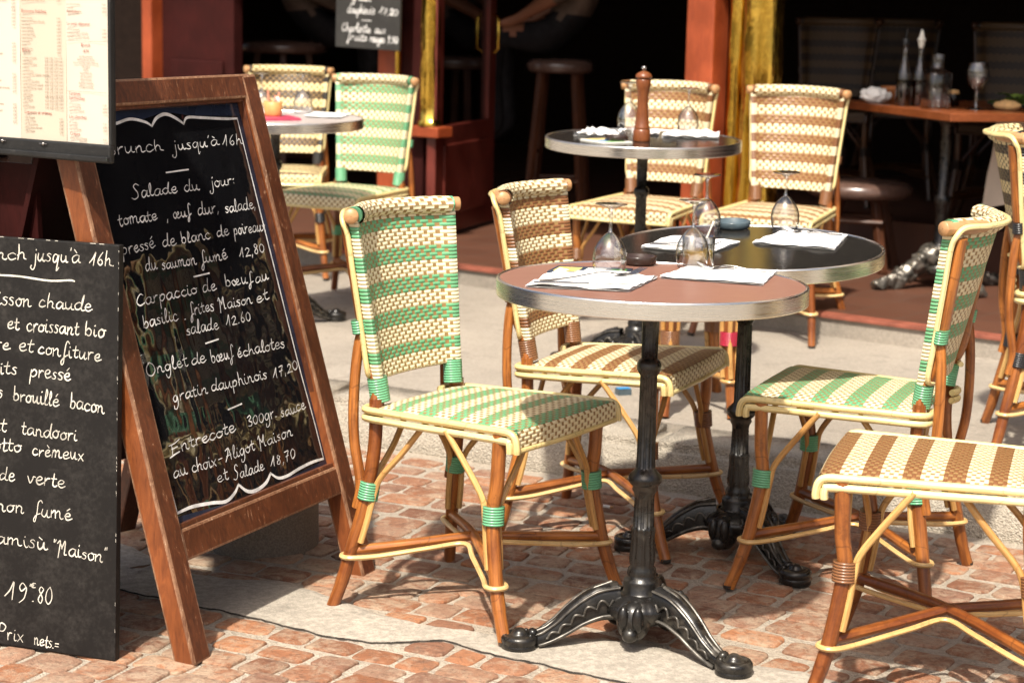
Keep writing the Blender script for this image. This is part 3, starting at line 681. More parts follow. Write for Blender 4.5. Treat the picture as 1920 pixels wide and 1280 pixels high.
# ------------------------------------------------------------------ cafe front (posts, brass columns, open door, dark room)
def wbox(mb, t0, t1, o0, o1, z0, z1, bev=0):
    c = fp((t0 + t1) / 2, (o0 + o1) / 2)
    mb.box((c.x, c.y, (z0 + z1) / 2), (abs(t1 - t0), abs(o1 - o0), z1 - z0), Matrix.Rotation(math.atan2(TD.y, TD.x), 3, 'Z'), bev)
cafe = thing('cafe_front', 'cafe front with red posts and brass columns before a dark open room', 'building', (FP.x, FP.y, .212))
def cpart(mb, name, mat, parent=None):
    o = mb.build(name, mat); p = parent or cafe; o.parent = p
    o.matrix_parent_inverse = p.matrix_world.inverted() if p is not cafe else Matrix.Translation((-FP.x, -FP.y, -.212)); return o
Z0 = .212
b = MB(); wbox(b, -5.4, 9.2, .0, .3, 2.62, 5.2); cpart(b, 'upper_wall', M_stucco)
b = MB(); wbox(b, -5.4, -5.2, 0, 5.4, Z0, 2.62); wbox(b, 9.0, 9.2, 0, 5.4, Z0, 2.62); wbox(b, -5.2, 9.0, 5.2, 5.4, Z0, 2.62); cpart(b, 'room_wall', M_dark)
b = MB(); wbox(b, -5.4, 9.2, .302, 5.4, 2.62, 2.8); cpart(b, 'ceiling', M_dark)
b = MB(); wbox(b, -5.4, 9.2, -.50, -.002, 2.60, 2.66); wbox(b, -5.4, 9.2, -.52, -.502, 2.30, 2.66); cpart(b, 'added_sun_shade', m_plain('added_sun_shade_red', (.12, .012, .012), .8))  # overhang added above the view to keep the sun off the room
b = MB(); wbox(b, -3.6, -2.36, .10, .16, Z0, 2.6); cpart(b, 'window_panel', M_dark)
b = MB(); wbox(b, -2.27, -1.73, .10, .16, Z0, 2.6); wbox(b, -2.2, -1.80, .085, .098, .4, 1.0, .01); cpart(b, 'wall_panel', M_maroon)
b = MB(); wbox(b, -2.356, -2.28, .03, .15, Z0, 2.6, .008); cpart(b, 'timber_post', M_redwood)
b = MB(); wbox(b, -.665, -.547, .02, .14, Z0, 2.6, .008); wbox(b, -.68, -.53, .01, .15, Z0, .30, .006); cpart(b, 'timber_post', M_redwood)
b = MB(); wbox(b, 1.074, 1.21, .02, .14, Z0, 2.6, .008); wbox(b, 1.06, 1.225, .008, .152, Z0, .30, .006); cpart(b, 'timber_post', M_redwood)
b = MB(); wbox(b, -.54, -.40, .05, .11, Z0, 2.6); cpart(b, 'door_frame', M_maroon)
def col(t, o, r, z0):
    b = MB(); c = fp(t, o); n = 22; zs = [z0 + (2.6 - z0) * i / n for i in range(n + 1)]
    b.lathe([(r * 1.25, z0), (r * 1.25, z0 + .02), (r * 1.05, z0 + .03)] + [(r * (1 + .05 * math.sin(i * 2.3 + t * 7)), z) for i, z in enumerate(zs[1:])], 24, (c.x, c.y, 0)); cpart(b, 'brass_column', M_brass)
col(-.345, .03, .045, .752); col(1.294, .08, .038, Z0); col(1.432, .05, .084, Z0); col(-.52, .0, .012, Z0)
b = MB(); wbox(b, -.44, -.25, -.02, .09, .70, .75, .006); cpart(b, 'ledge', M_redwood)
# open door leaf swung into the room
da = Vector((-.40, 9.02)); db = Vector((-.135, 9.80)); dd = (db - da); dl = dd.length; dd.normalize(); drot = Matrix.Rotation(math.atan2(dd.y, dd.x), 3, 'Z')
def dbox(mb, s0, s1, z0, z1, th, bev=.004, off=0):
    c = da + dd * (s0 + s1) / 2 + Vector((dd.y, -dd.x)) * off; mb.box((c.x, c.y, (z0 + z1) / 2), (s1 - s0, th, z1 - z0), drot, bev)
b = MB(); dbox(b, 0, dl, Z0 + .02, .75, .045); dbox(b, .1, dl - .1, .32, .66, .012, .008, .027); dbox(b, 0, .09, .75, 2.35, .045); dbox(b, dl - .10, dl, .75, 2.35, .045); dbox(b, .09, dl - .1, 2.25, 2.35, .045)
leaf = cpart(b, 'door', m_wood('dark_red_door_wood', (.17, .026, .014), (.10, .014, .009), None, .35, (3, 3, .5)))
bpy.context.view_layer.update()
b = MB(); dbox(b, .09, dl - .1, .75, 2.25, .006, 0); cpart(b, 'pane', M_pane, leaf)
b = MB(); c = da + dd * (dl - .05) + Vector((dd.y, -dd.x)) * .03; b.tube([(c.x, c.y, 1.08), (c.x + .02, c.y - .03, 1.10), (c.x + .02, c.y - .03, 1.25), (c.x, c.y, 1.27)], .008, 8); cpart(b, 'handle', M_brass, leaf)

# ------------------------------------------------------------------ single stroke handwriting
GL = {
'a': (.95, [[(.74, .88), (.42, 1), (.08, .6), (.15, .1), (.45, .06), (.72, .5), (.77, .95), (.74, .3), (.88, .02), (1.05, .12)]]),
'b': (.85, [[(.12, 2.0), (.10, 1.1), (.10, .1)], [(.10, .5), (.38, .98), (.7, .72), (.66, .22), (.36, 0), (.10, .18)]]),
'c': (.80, [[(.68, .82), (.42, 1), (.10, .62), (.14, .18), (.42, 0), (.80, .22)]]),
'd': (1.0, [[(.70, .86), (.38, 1), (.06, .55), (.18, .06), (.48, .08), (.74, .6), (.90, 2.0), (.76, 1.0), (.76, .2), (.96, .0), (1.08, .1)]]),
'e': (.82, [[(.10, .48), (.55, .56), (.62, .9), (.38, 1), (.10, .62), (.18, .12), (.46, 0), (.85, .26)]]),
'f': (.72, [[(.84, 1.7), (.62, 2.0), (.42, 1.6), (.36, .4), (.30, -.7), (.10, -1.0), (.02, -.62), (.36, .02), (.72, .24)]]),
'g': (.92, [[(.72, .86), (.40, 1), (.10, .6), (.28, .08), (.58, .26), (.74, .92), (.72, -.3), (.48, -1.0), (.14, -.9), (.12, -.5)]]),
'h': (.90, [[(.16, 2.0), (.12, 1), (.10, 0)], [(.10, .5), (.42, .98), (.64, .75), (.64, .2), (.88, .02)]]),
'i': (.45, [[(.12, .95), (.12, .3), (.28, .02), (.46, .14)], [(.16, 1.42), (.19, 1.52)]]),
'j': (.48, [[(.32, .95), (.33, -.4), (.12, -1.0), (-.20, -.82), (-.12, -.5)], [(.36, 1.42), (.39, 1.52)]]),
'l': (.50, [[(.10, .35), (.34, 1.4), (.28, 2.0), (.14, 1.4), (.14, .3), (.32, 0), (.52, .14)]]),
'm': (1.35, [[(.08, .95), (.10, 0)], [(.10, .55), (.34, .98), (.50, .75), (.50, .02)], [(.50, .55), (.78, .98), (.98, .75), (.98, .2), (1.18, .0), (1.35, .1)]]),
'n': (.95, [[(.08, .95), (.10, 0)], [(.10, .55), (.40, .98), (.62, .75), (.62, .2), (.80, .0), (.96, .12)]]),
'o': (.82, [[(.42, 1), (.10, .7), (.12, .2), (.40, 0), (.70, .3), (.68, .8), (.42, 1), (.5, .86), (.86, .9)]]),
'p': (.88, [[(.14, .98), (.12, 0), (.08, -1.1)], [(.12, .5), (.42, 1.0), (.72, .75), (.66, .22), (.36, 0), (.13, .16)]]),
'q': (.90, [[(.70, .86), (.38, 1), (.08, .6), (.22, .08), (.52, .2), (.72, .92), (.70, -.4), (.70, -1.05), (.92, -.7)]]),
'r': (.68, [[(.10, .95), (.12, 0)], [(.12, .5), (.34, .92), (.62, .95)]]),
's': (.66, [[(.58, .90), (.32, 1), (.14, .78), (.48, .42), (.46, .08), (.20, 0), (.04, .16)]]),
't': (.62, [[(.28, 1.7), (.24, .9), (.24, .25), (.42, 0), (.64, .2)], [(.0, 1.05), (.58, 1.12)]]),
'u': (.95, [[(.08, .95), (.10, .3), (.32, .0), (.60, .4), (.66, .95), (.66, .25), (.82, .0), (.97, .12)]]),
'v': (.78, [[(.05, .95), (.32, .02), (.55, .6), (.62, 1.0), (.8, .9)]]),
'x': (.78, [[(.08, .95), (.66, .0)], [(.68, .98), (.04, .0)]]),
'œ': (1.35, [[(.42, 1), (.10, .7), (.12, .2), (.38, 0), (.62, .4), (.42, 1), (.62, .5), (.98, .56), (1.08, .9), (.86, 1), (.62, .62), (.70, .12), (.95, 0), (1.36, .26)]]),
'A': (1.2, [[(.0, -.1), (.5, 1.0), (.7, 2.0), (.85, 1.0), (.92, 0)], [(.25, .7), (1.05, .8)], [(.2, 1.7), (.5, 1.9), (.7, 2.0)]]),
'B': (1.1, [[(.2, 1.9), (.15, 0)], [(.0, 1.75), (.5, 2.05), (.85, 1.6), (.3, 1.05), (.85, .7), (.7, .1), (.15, .0)]]),
'C': (1.05, [[(.95, 1.5), (.7, 1.8), (.25, 1.3), (.10, .5), (.40, .0), (1.0, .3)]]),
'E': (1.2, [[(1.25, 2.0), (.7, 1.65), (.0, 1.5)], [(.35, 1.5), (.28, .8), (.22, -.2)], [(.25, .85), (.95, 1.0)], [(-.1, -.35), (.5, -.1), (1.1, .1)]]),
'F': (1.0, [[(.25, 1.9), (.2, 0)], [(.0, 1.8), (.95, 2.0)], [(.2, 1.0), (.7, 1.1)]]),
'M': (1.35, [[(.02, 1.5), (.26, 1.95), (.30, 1.0), (.20, -.5)], [(.28, 1.7), (.52, .95), (.60, .9), (.92, 2.0), (.90, 1.0), (.96, .1), (1.15, .1)]]),
'O': (1.25, [[(.65, 2.1), (.15, 1.4), (.15, .3), (.6, -.15), (1.05, .6), (.95, 1.6), (.45, 2.1), (.3, 1.6)]]),
'P': (1.05, [[(.25, 1.8), (.15, -.1)], [(-.05, 1.4), (.4, 2.0), (.9, 1.6), (.65, 1.0), (.2, .9)]]),
'S': (1.0, [[(.92, 1.75), (.68, 2.05), (.36, 1.75), (.40, 1.3), (.72, .8), (.66, .2), (.30, -.1), (-.02, .1)]]),
'T': (.95, [[(.45, 1.9), (.4, .0)], [(-.05, 1.75), (.95, 2.0)]]),
'Œ': (1.9, [[(.65, 2.0), (.15, 1.4), (.15, .3), (.6, 0), (1.0, .6), (.9, 1.6), (.6, 2.0)], [(1.0, 1.9), (1.05, .0), (1.8, .1)], [(1.0, 1.9), (1.8, 2.0)], [(1.02, 1.0), (1.6, 1.05)]]),
'0': (.9, [[(.45, 1.5), (.12, 1.1), (.12, .35), (.42, 0), (.75, .4), (.74, 1.1), (.45, 1.5)]]),
'1': (.75, [[(-.15, .25), (.2, .9), (.5, 1.7), (.46, .9), (.42, 0)]]),
'2': (.9, [[(.1, 1.2), (.4, 1.55), (.7, 1.2), (.4, .5), (.08, .05), (.45, .1), (.85, .05)]]),
'3': (.85, [[(.12, 1.4), (.5, 1.55), (.65, 1.2), (.3, .85), (.7, .55), (.55, .05), (.08, .1)]]),
'4': (.9, [[(.5, 1.5), (.1, .55), (.8, .6)], [(.62, 1.0), (.58, -.1)]]),
'5': (.85, [[(.75, 1.5), (.25, 1.45), (.2, .9), (.6, .85), (.65, .25), (.3, 0), (.05, .15)]]),
'6': (.85, [[(.65, 1.6), (.25, 1.0), (.12, .4), (.4, 0), (.68, .35), (.45, .75), (.15, .45)]]),
'7': (.85, [[(.08, 1.5), (.75, 1.5), (.45, .7), (.3, -.1)], [(.2, .75), (.7, .8)]]),
'8': (.85, [[(.6, 1.3), (.35, 1.55), (.2, 1.2), (.62, .5), (.4, 0), (.12, .35), (.6, 1.1), (.6, 1.3)]]),
'9': (.85, [[(.62, 1.2), (.35, 1.5), (.12, 1.1), (.35, .8), (.62, 1.1), (.55, .3), (.2, -.2)]]),
'.': (.4, [[(.12, .0), (.18, .07)]]), ',': (.4, [[(.2, .12), (.08, -.35)]]), "'": (.35, [[(.2, 2.0), (.12, 1.6)]]), ':': (.4, [[(.15, .15), (.18, .22)], [(.18, .8), (.21, .87)]]),
'-': (.6, [[(.05, .5), (.55, .55)]]), '=': (.7, [[(.05, .35), (.6, .4)], [(.05, .7), (.6, .75)]]), '"': (.5, [[(.12, 2.0), (.08, 1.65)], [(.32, 2.05), (.28, 1.7)]]),
'€': (.7, [[(.6, 1.3), (.3, 1.4), (.1, .9), (.25, .5), (.6, .6)], [(-.05, 1.05), (.45, 1.1)], [(-.05, .8), (.4, .85)]]),
}
ACC = {'é': ('e', [[(.30, 1.3), (.58, 1.65)]]), 'è': ('e', [[(.22, 1.65), (.48, 1.3)]]), 'à': ('a', [[(.25, 1.65), (.5, 1.3)]]), 'ù': ('u', [[(.2, 1.65), (.48, 1.3)]])}
def stroke(mb, pts, place, w, taper=True):
    P = cat([(x, y, 0) for x, y in pts], 5) if len(pts) > 2 else [Vector((*pts[0], 0)), Vector((*pts[1], 0))]
    n = len(P); rows = []
    for i, p in enumerate(P):
        t = P[min(i + 1, n - 1)] - P[max(i - 1, 0)]
        if t.length < 1e-9: continue
        t.normalize(); q = Vector((-t.y, t.x, 0)); e = min(i, n - 1 - i) / max(1, n - 1)
        ww = w * (.72 + .28 * min(1, e * 5)) * (1 + .22 * (q.y)) if taper else w
        if i == 0: p = p - t * w * .35
        if i == n - 1: p = p + t * w * .35
        rows.append([place(p.x + q.x * ww / 2, p.y + q.y * ww / 2), place(p.x - q.x * ww / 2, p.y - q.y * ww / 2)])
    mb.grid(rows, None, 0, False, True)
def write(mb, txt, p0, p1, xh, w, place, rng):
    adv = 0; seq = []
    for ch in txt:
        base, acc = ACC.get(ch, (ch, []))
        a, st = GL[base]; seq.append((adv, st + acc)); adv += a + .08
    sx = ((p1[0] - p0[0]) / adv) if adv else xh
    for a0, st in seq:
        k = xh * rng.uniform(.9, 1.1); dy = rng.uniform(-.07, .07) * xh; sl = .16 + rng.uniform(-.05, .05)
        for s_ in st:
            pts = []
            for x, y in s_:
                X = p0[0] + (a0 + x) * sx + y * k * sl * .6; f = (a0 + x) / adv
                X += rng.uniform(-.05, .05) * sx
                pts.append((X, rng.uniform(-.045, .045) * xh + p0[1] + (p1[1] - p0[1]) * f + y * k + dy))
            stroke(mb, pts, place, w * rng.uniform(.72, 1.22))

# ------------------------------------------------------------------ big A shaped pavement sign
rng = random.Random(4)
U = Vector((.41878627, .90808483, 0)); Vv = Vector((-.22964524, .10590671, .96749513)); Nn = Vector((.87856765, -.40517368, .25288963)); FL = Vector((-.638, 3.730, -.002)) + Nn * .0245
RB = Matrix((U, Vv, Nn)).transposed()
sign = thing('chalkboard_sign', 'large wood framed black pavement sign with handwritten lunch menu, standing left of the green chair', 'sign', FL)
def sp(name, mb, mat): o = mb.build(name, mat, sign); o.matrix_parent_inverse = Matrix.Translation(-FL); return o
def L(u, v, n=0): return FL + U * u + Vv * v + Nn * n
def rail(u0, v0, u1, v1, wid, th, n0, mat, name, bev=.006):
    a, b_ = Vector((u0, v0)), Vector((u1, v1)); d = b_ - a; ang = math.atan2(d.y, d.x); c = (a + b_) / 2
    mb = MB(); mb.box(L(c.x, c.y, n0), (d.length, wid, th), RB @ Matrix.Rotation(ang, 3, 'Z'), bev); RBx = RB @ Matrix.Rotation(ang, 3, 'Z'); o = sp(name, mb, [mat, M_easel_wood, M_worn_top, M_worn_edge])
    for p in o.data.polygons:
        if name == 'stile' and p.normal.dot(-U) > .75: p.material_index = 1
        if name == 'top_rail' and p.normal.dot(Vv) > .6: p.material_index = 2
        if max(abs(p.normal.dot(k_)) for k_ in (RBx @ Vector((1, 0, 0)), RBx @ Vector((0, 1, 0)), Nn)) < .97: p.material_index = 3
    return o
rail(.008, -.005, -.008, 1.19, .060, .050, -.025, M_board_wood, 'stile'); rail(.702, -.005, .650, 1.19, .058, .050, -.025, M_board_wood, 'stile')
rail(.0, 1.165, .66, 1.165, .056, .0495, -.026, M_board_wood, 'top_rail'); rail(.036, .232, .672, .232, .066, .044, -.027, M_board_wood, 'bottom_rail')
mb = MB()
for q in ((.040, .268, .026, 1.14), (.668, .262, .622, 1.14), (.03, 1.136, .625, 1.136), (.04, .270, .67, .270)):
    a, b_ = Vector(q[:2]), Vector(q[2:]); d = b_ - a; c = (a + b_) / 2; mb.box(L(c.x, c.y, -.018), (d.length, .010, .016), RB @ Matrix.Rotation(math.atan2(d.y, d.x), 3, 'Z'), .002)
sp('moulding', mb, M_board_wood)
mb = MB(); mb.add([L(.03, .26, -.026), L(.668, .26, -.026), L(.628, 1.142, -.026), L(.02, 1.142, -.026)], [[0, 1, 2, 3]], sm=False)
mb.add([L(.03, .26, -.034), L(.668, .26, -.034), L(.628, 1.142, -.034), L(.02, 1.142, -.034)], [[3, 2, 1, 0]], sm=False); sp('panel', mb, M_gloss_black)
mb = MB()
for q in ([(.040, .268), (.066, .268), (.046, .62), (.026, 1.135), (.016, 1.135)], [(.066, .268), (.668, .268), (.660, .285), (.40, .272), (.24, .276), (.066, .288)], [(.026, 1.135), (.03, 1.108), (.14, 1.108), (.25, 1.110), (.33, 1.122), (.42, 1.110), (.622, 1.100), (.622, 1.135)], [(.668, .285), (.655, .285), (.615, .90), (.606, 1.10), (.626, 1.10)]):
    mb.add([L(x, y, -.0257) for x, y in q], [list(range(len(q)))], sm=False)
sp('painted_edge', mb, m_plain('navy_edge_paint', (.016, .022, .040), .12, 0, .5, .5, 9))
A_TXT = [('brunch', (.101, 1.041), (.297, 1.041)), ("jusqu'à", (.33, 1.036), (.509, 1.039)), ('16h', (.525, 1.036), (.605, 1.037)), ('Salade', (.150, .947), (.315, .946)), ('du', (.337, .946), (.397, .946)), ('jour:', (.440, .948), (.540, .949)), ('tomate', (.085, .895), (.222, .896)), (',', (.25, .891), (.264, .89)), ('œuf', (.277, .893), (.345, .894)), ('dur,', (.368, .892), (.455, .891)), ('salade,', (.475, .887), (.602, .887)), ('pressé', (.075, .836), (.192, .84)), ('de', (.217, .837), (.268, .838)), ('blanc', (.285, .837), (.398, .837)), ('de', (.421, .839), (.473, .838)), ('poireaux', (.488, .836), (.622, .834)), ('du', (.140, .794), (.183, .794)), ('saumon', (.198, .791), (.325, .789)), ('fumé', (.340, .788), (.445, .787)), ('12,80', (.495, .783), (.600, .786)), ('Carpaccio', (.085, .728), (.305, .727)), ('de', (.323, .726), (.379, .726)), ('bœuf', (.413, .727), (.524, .723)), ('au', (.532, .721), (.589, .724)), ('basilic', (.091, .681), (.216, .681)), ('.', (.235, .679), (.246, .677)), ('frites', (.259, .684), (.352, .683)), ('Maison', (.369, .68), (.502, .679)), ('et', (.518, .677), (.574, .68)), ('salade', (.232, .645), (.354, .642)), ('12.60', (.385, .642), (.485, .643)), ('Onglet', (.067, .585), (.215, .582)), ('de', (.227, .58), (.283, .58)), ('bœuf', (.298, .575), (.386, .572)), ('échalotes', (.398, .57), (.595, .564)), ('gratin', (.132, .517), (.264, .515)), ('dauphinois', (.276, .515), (.497, .506)), ('17,20', (.522, .502), (.630, .506)), ('Entrecote', (.085, .414), (.333, .417)), ('300gr.', (.38, .417), (.503, .418)), ('sauce', (.516, .413), (.625, .414)), ('au', (.079, .367), (.130, .367)), ('choix', (.145, .364), (.237, .361)), ('-', (.243, .364), (.263, .365)), ('Aligot', (.270, .362), (.388, .363)), ('Maison', (.403, .364), (.548, .365)), ('et', (.225, .325), (.270, .324)), ('Salade', (.286, .318), (.408, .315)), ('18,70', (.436, .314), (.542, .315))]
mb = MB(); pl = lambda x, y: L(x, y, -.0252)
for txt, a, b_ in A_TXT: write(mb, txt, a, b_, .0134, .0022, pl, rng)
for a, b_ in (((.287, .992), (.37, .993)), ((.303, .763), (.362, .764)), ((.292, .618), (.342, .620)), ((.32, .467), (.375, .470))): stroke(mb, [a, b_], pl, .0038)
for pts, w in (([(.031, 1.100), (.142, 1.104), (.20, 1.112), (.25, 1.104), (.273, 1.094)], .005), ([(.273, 1.094), (.296, 1.110), (.33, 1.117), (.362, 1.108), (.39, 1.093)], .006), ([(.39, 1.093), (.409, 1.106), (.466, 1.103), (.548, 1.097), (.603, 1.095)], .005),
               ([(.020, 1.10), (.026, 1.02), (.036, .88), (.043, .70), (.049, .57), (.056, .43), (.065, .296)], .0048), ([(.065, .296), (.12, .297), (.19, .289), (.24, .281), (.277, .291), (.297, .305)], .006), ([(.297, .305), (.325, .284), (.36, .279), (.40, .286), (.426, .302)], .0065), ([(.426, .302), (.452, .286), (.49, .283), (.54, .288), (.60, .291), (.651, .289)], .0055), ([(.603, 1.095), (.612, .90), (.622, .721), (.633, .518), (.646, .376), (.651, .289)], .0038)):
    stroke(mb, pts, pl, w, True)
sp('writing', mb, M_chalk)
# rear half of the sign
back = Vector((-.63, .37, 0)); TOPV = 1.17
for u in (.075, .655):
    a = L(u, TOPV, -.098); z_ = L(u, 0); e = Vector((z_.x, z_.y, 0)) + back; e.z = 0
    mb = MB(); d = (e - a); mb.box((a + e) / 2, (.055, .038, d.length), d.to_track_quat('Z', 'Y').to_matrix(), .005); sp('rear_leg', mb, M_board_wood)
a0, a1 = L(-.02, TOPV - .02, -.062), L(.67, TOPV - .02, -.062); g0 = L(-.02, 0) + back; g1 = L(.67, 0) + back; g0.z = g1.z = 0
mb = MB(); f0, f1 = a0.lerp(g0, .80), a1.lerp(g1, .80); nb = (f0 - a0).cross(a1 - a0).normalized() * .012
mb.add([a0, a1, f1, f0, a0 + nb, a1 + nb, f1 + nb, f0 + nb], [[0, 1, 2, 3], [7, 6, 5, 4], [0, 4, 5, 1], [2, 6, 7, 3], [1, 5, 6, 2], [0, 3, 7, 4]], sm=False); sp('rear_panel', mb, M_maroon)

# ------------------------------------------------------------------ small slate leaning at the left edge
u2 = Vector((.943, -.3315, 0)).normalized(); v2 = Vector((.01450701, .04126818, .99904278)); n2 = u2.cross(v2).normalized(); SA = Vector((-.7955, 3.712, .002))
slab = thing('slate_board', 'plain black slate with handwritten brunch menu at the left edge, priced 19.80', 'sign', SA)
def sl(name, mb, mat): o = mb.build(name, mat, slab); o.matrix_parent_inverse = Matrix.Translation(-SA); return o
def L2(u, v, n=0): return SA + u2 * u + v2 * v + n2 * n
mb = MB(); mb.box(L2(-.197, .422, -.009), (.41, .844, .018), Matrix((u2, v2, n2)).transposed(), .0025); sl('panel', mb, M_slate)
mb = MB(); pl2 = lambda x, y: L2(x + .0055, y, .0008)
for i in range(26):
    vv = rng.uniform(.01, .84); stroke(mb, [(.0022, vv), (.0022 + rng.uniform(-.001, .0), vv + rng.uniform(.002, .007))], pl2, rng.uniform(.0005, .0012))
for i in range(8):
    uu = rng.uniform(-.28, 0); stroke(mb, [(uu, .8437), (uu + rng.uniform(.004, .016), .8437)], pl2, .0012)
sl('chipped_edge', mb, M_chalk2)
B_TXT = [('Brunch', (-.355, .797), (-.207, .801)), ("jusqu'à", (-.195, .8), (-.084, .803)), ('16h.', (-.062, .800), (-.004, .801)), ('Boisson', (-.320, .706), (-.196, .708)), ('chaude', (-.181, .709), (-.056, .709)), ('Pain', (-.345, .658), (-.274, .659)), ('et', (-.254, .659), (-.224, .659)), ('croissant', (-.209, .658), (-.086, .659)), ('bio', (-.073, .659), (-.027, .658)), ('Beurre', (-.364, .615), (-.246, .617)), ('et', (-.227, .616), (-.191, .615)), ('confiture', (-.182, .614), (-.035, .611)), ('Fruits', (-.337, .565), (-.228, .567)), ('pressé', (-.200, .567), (-.104, .565)), ('Œufs', (-.347, .518), (-.263, .517)), ('brouillé', (-.240, .514), (-.131, .511)), ('bacon', (-.107, .511), (-.026, .506)), ('et', (-.289, .446), (-.254, .446)), ('tandoori', (-.220, .447), (-.088, .444)), ('risotto', (-.329, .406), (-.219, .408)), ('crèmeux', (-.195, .405), (-.072, .406)), ('salade', (-.337, .345), (-.234, .347)), ('verte', (-.205, .348), (-.115, .345)), ('saumon', (-.351, .279), (-.211, .283)), ('fumé', (-.190, .283), (-.099, .28)), ('Tiramisù', (-.340, .213), (-.156, .213)), ('"Maison"', (-.146, .208), (-.015, .203)), ('19', (-.255, .097), (-.200, .099)), ('80', (-.181, .101), (-.143, .102)), ('.', (-.193, .100), (-.186, .101)), ('Prix', (-.276, .014), (-.211, .011)), ('nets.=', (-.188, .010), (-.128, .008))]
mb = MB()
for txt, a, b_ in B_TXT: write(mb, txt, a, b_, .0235 if txt in ('19', '80') else .0150, .0023, pl2, rng)
write(mb, '€', (-.197, .125), (-.183, .125), .010, .0024, pl2, rng); stroke(mb, [(-.318, .765), (-.23, .767), (-.157, .763), (-.11, .767), (-.098, .766)], pl2, .003)
sl('writing', mb, M_chalk2)

# ------------------------------------------------------------------ framed printed menu on an easel, top left
MR = Vector((-.782, 3.70, 1.0077)); mu = Vector((.85370757, -.5207527, 0)).normalized(); mv = Vector((0, .02, 1)).normalized(); mn = mu.cross(mv).normalized()
menu = thing('menu_easel', 'black framed easel showing a printed cream menu, cut off at the upper left', 'menu board', (MR.x - .3, MR.y + .2, 0))
def mp(name, mb, mat, parent=None):
    o = mb.build(name, mat, menu); o.matrix_parent_inverse = Matrix.Translation((-(MR.x - .3), -(MR.y + .2), 0)); return o
def L3(u, v, n=0): return MR + mu * u + mv * v + mn * n
MRm = Matrix((mu, mv, mn)).transposed()
mb = MB(); mb.box(L3(-.23, .018, -.006), (.46, .036, .014), MRm, .004); mb.box(L3(-.23, .008, .004), (.458, .010, .008), MRm, .002); mb.box(L3(-.0035, .30, -.008), (.007, .53, .010), MRm, .002); mb.box(L3(-.4565, .30, -.012), (.007, .53, .028), MRm, .002); mb.box(L3(-.23, .58, -.012), (.46, .036, .030), MRm, .004); mb.box(L3(-.23, .30, -.022), (.445, .55, .006), MRm)
mp('frame', mb, M_frame_black)
for i, (u0, u1, m_) in enumerate(((-.452, -.362, M_paper), (-.362, -.246, M_paper), (-.246, -.122, M_paper2), (-.122, -.0085, M_paper))):
    mb = MB(); rows = []
    for j in range(13):
        f = j / 12; u = u0 + (u1 - u0) * f; rows.append([L3(u, v, -.010 + .0035 * math.sin(f * math.pi) + .001 * math.sin(v * 9 + i)) for v in (.032, .17, .31, .45, .565)])
    mb.grid(rows, None, 0, True, True); mp('menu_sheet', mb, m_)
def text(parent_fn, txt, size, org, ux, uy, mat, align='LEFT'):
    cu = bpy.data.curves.new('t', 'FONT'); cu.body = txt; cu.size = size; cu.align_x = align; cu.resolution_u = 2
    o = bpy.data.objects.new('t', cu); COL.objects.link(o); dg = bpy.context.evaluated_depsgraph_get(); me = bpy.data.meshes.new_from_object(o.evaluated_get(dg))
    vs = [org + ux * v.co.x + uy * v.co.y for v in me.vertices]; fs = [list(p.vertices) for p in me.polygons]
    bpy.data.objects.remove(o); bpy.data.curves.remove(cu); bpy.data.meshes.remove(me); return vs, fs
mb = MB(); q_ = [L3(-.62, -.95, -.16), L3(-.315, -.95, -.16), L3(-.262, -.02, -.06), L3(-.60, -.02, -.06)]; nb = mn * -.012
mb.add(q_ + [p + nb for p in q_], [[0, 1, 2, 3], [7, 6, 5, 4], [1, 5, 6, 2], [0, 3, 7, 4], [2, 6, 7, 3], [0, 4, 5, 1]], sm=False); mp('back_panel', mb, M_maroon)
hb = None; bb_ = MB()
def _hd(mbb, vs, fs):
    q_ = mbb or MB(); q_.add(vs, fs, sm=False)
    if not mbb: mp('heading', q_, M_ink2)
def mt(mbb, txt, u, v, size, align='LEFT'): vs, fs = text(None, txt, size, L3(u, v, -.0052), mu, mv, None, align); _hd(mbb, vs, fs)
words = 'eau minérale|limonade|jus de pomme|jus de poire|sirop à l\'eau|thé glacé|café frappé|lait froid|diabolo menthe|citron pressé|orange pressée|bière blonde|bière brune|cidre doux|kir cassis|vin chaud|muscat|pastis|tisane|chocolat'.split('|')
def lines(u, v, n, step, w, size=.0062, prices=1, pw=0, ctr=False):
    for i in range(n):
        t = rng.choice(words); t = t + ' ' + rng.choice(words) if rng.random() < .35 else t
        if ctr: mt(bb_, t, u, v - i * step, size, 'CENTER')
        else:
            mt(bb_, t, u, v - i * step, size)
            for k in range(prices): mt(bb_, f'{rng.randint(2, 9)},{rng.choice(["00", "50", "20", "80"])}', u + w - k * .0125, v - i * step, size * .95, 'RIGHT')
mt(hb, 'Boissons fraîches', -.237, .283, .0098); lines(-.237, .271, 11, .0066, .105); lines(-.237, .325, 4, .0066, .105)
mt(hb, 'Bière', -.236, .195 + .012, .0095); lines(-.236, .198 - .004, 12, .0066, .108, prices=4); lines(-.236, .106 + .012, 4, .0066, .108, prices=4)
mt(hb, 'Liqueurs et crèmes', -.232, .086, .0095); lines(-.232, .077, 5, .0066, .104)
mt(hb, 'Le petit déjeuner', -.115, .262, .0088); lines(-.115, .252, 3, .0068, .102); lines(-.115, .300, 3, .0068, .102); mt(hb, 'Formules', -.115, .285, .0085)
mt(hb, 'Brunch', -.066, .222, .0085, 'CENTER'); mt(hb, '18,90', -.066, .211, .0075, 'CENTER'); lines(-.066, .201, 10, .0064, .1, ctr=True)
mt(hb, 'Tartines', -.112, .128, .0092); mt(hb, 'Sandwiches', -.112, .119, .0092); lines(-.112, .109, 3, .0066, .099); mt(hb, 'Les planches', -.112, .083, .0092); lines(-.112, .073, 3, .0066, .099); mt(hb, 'Crêpes', -.110, .050, .0092); lines(-.11, .043, 1, .0066, .097)
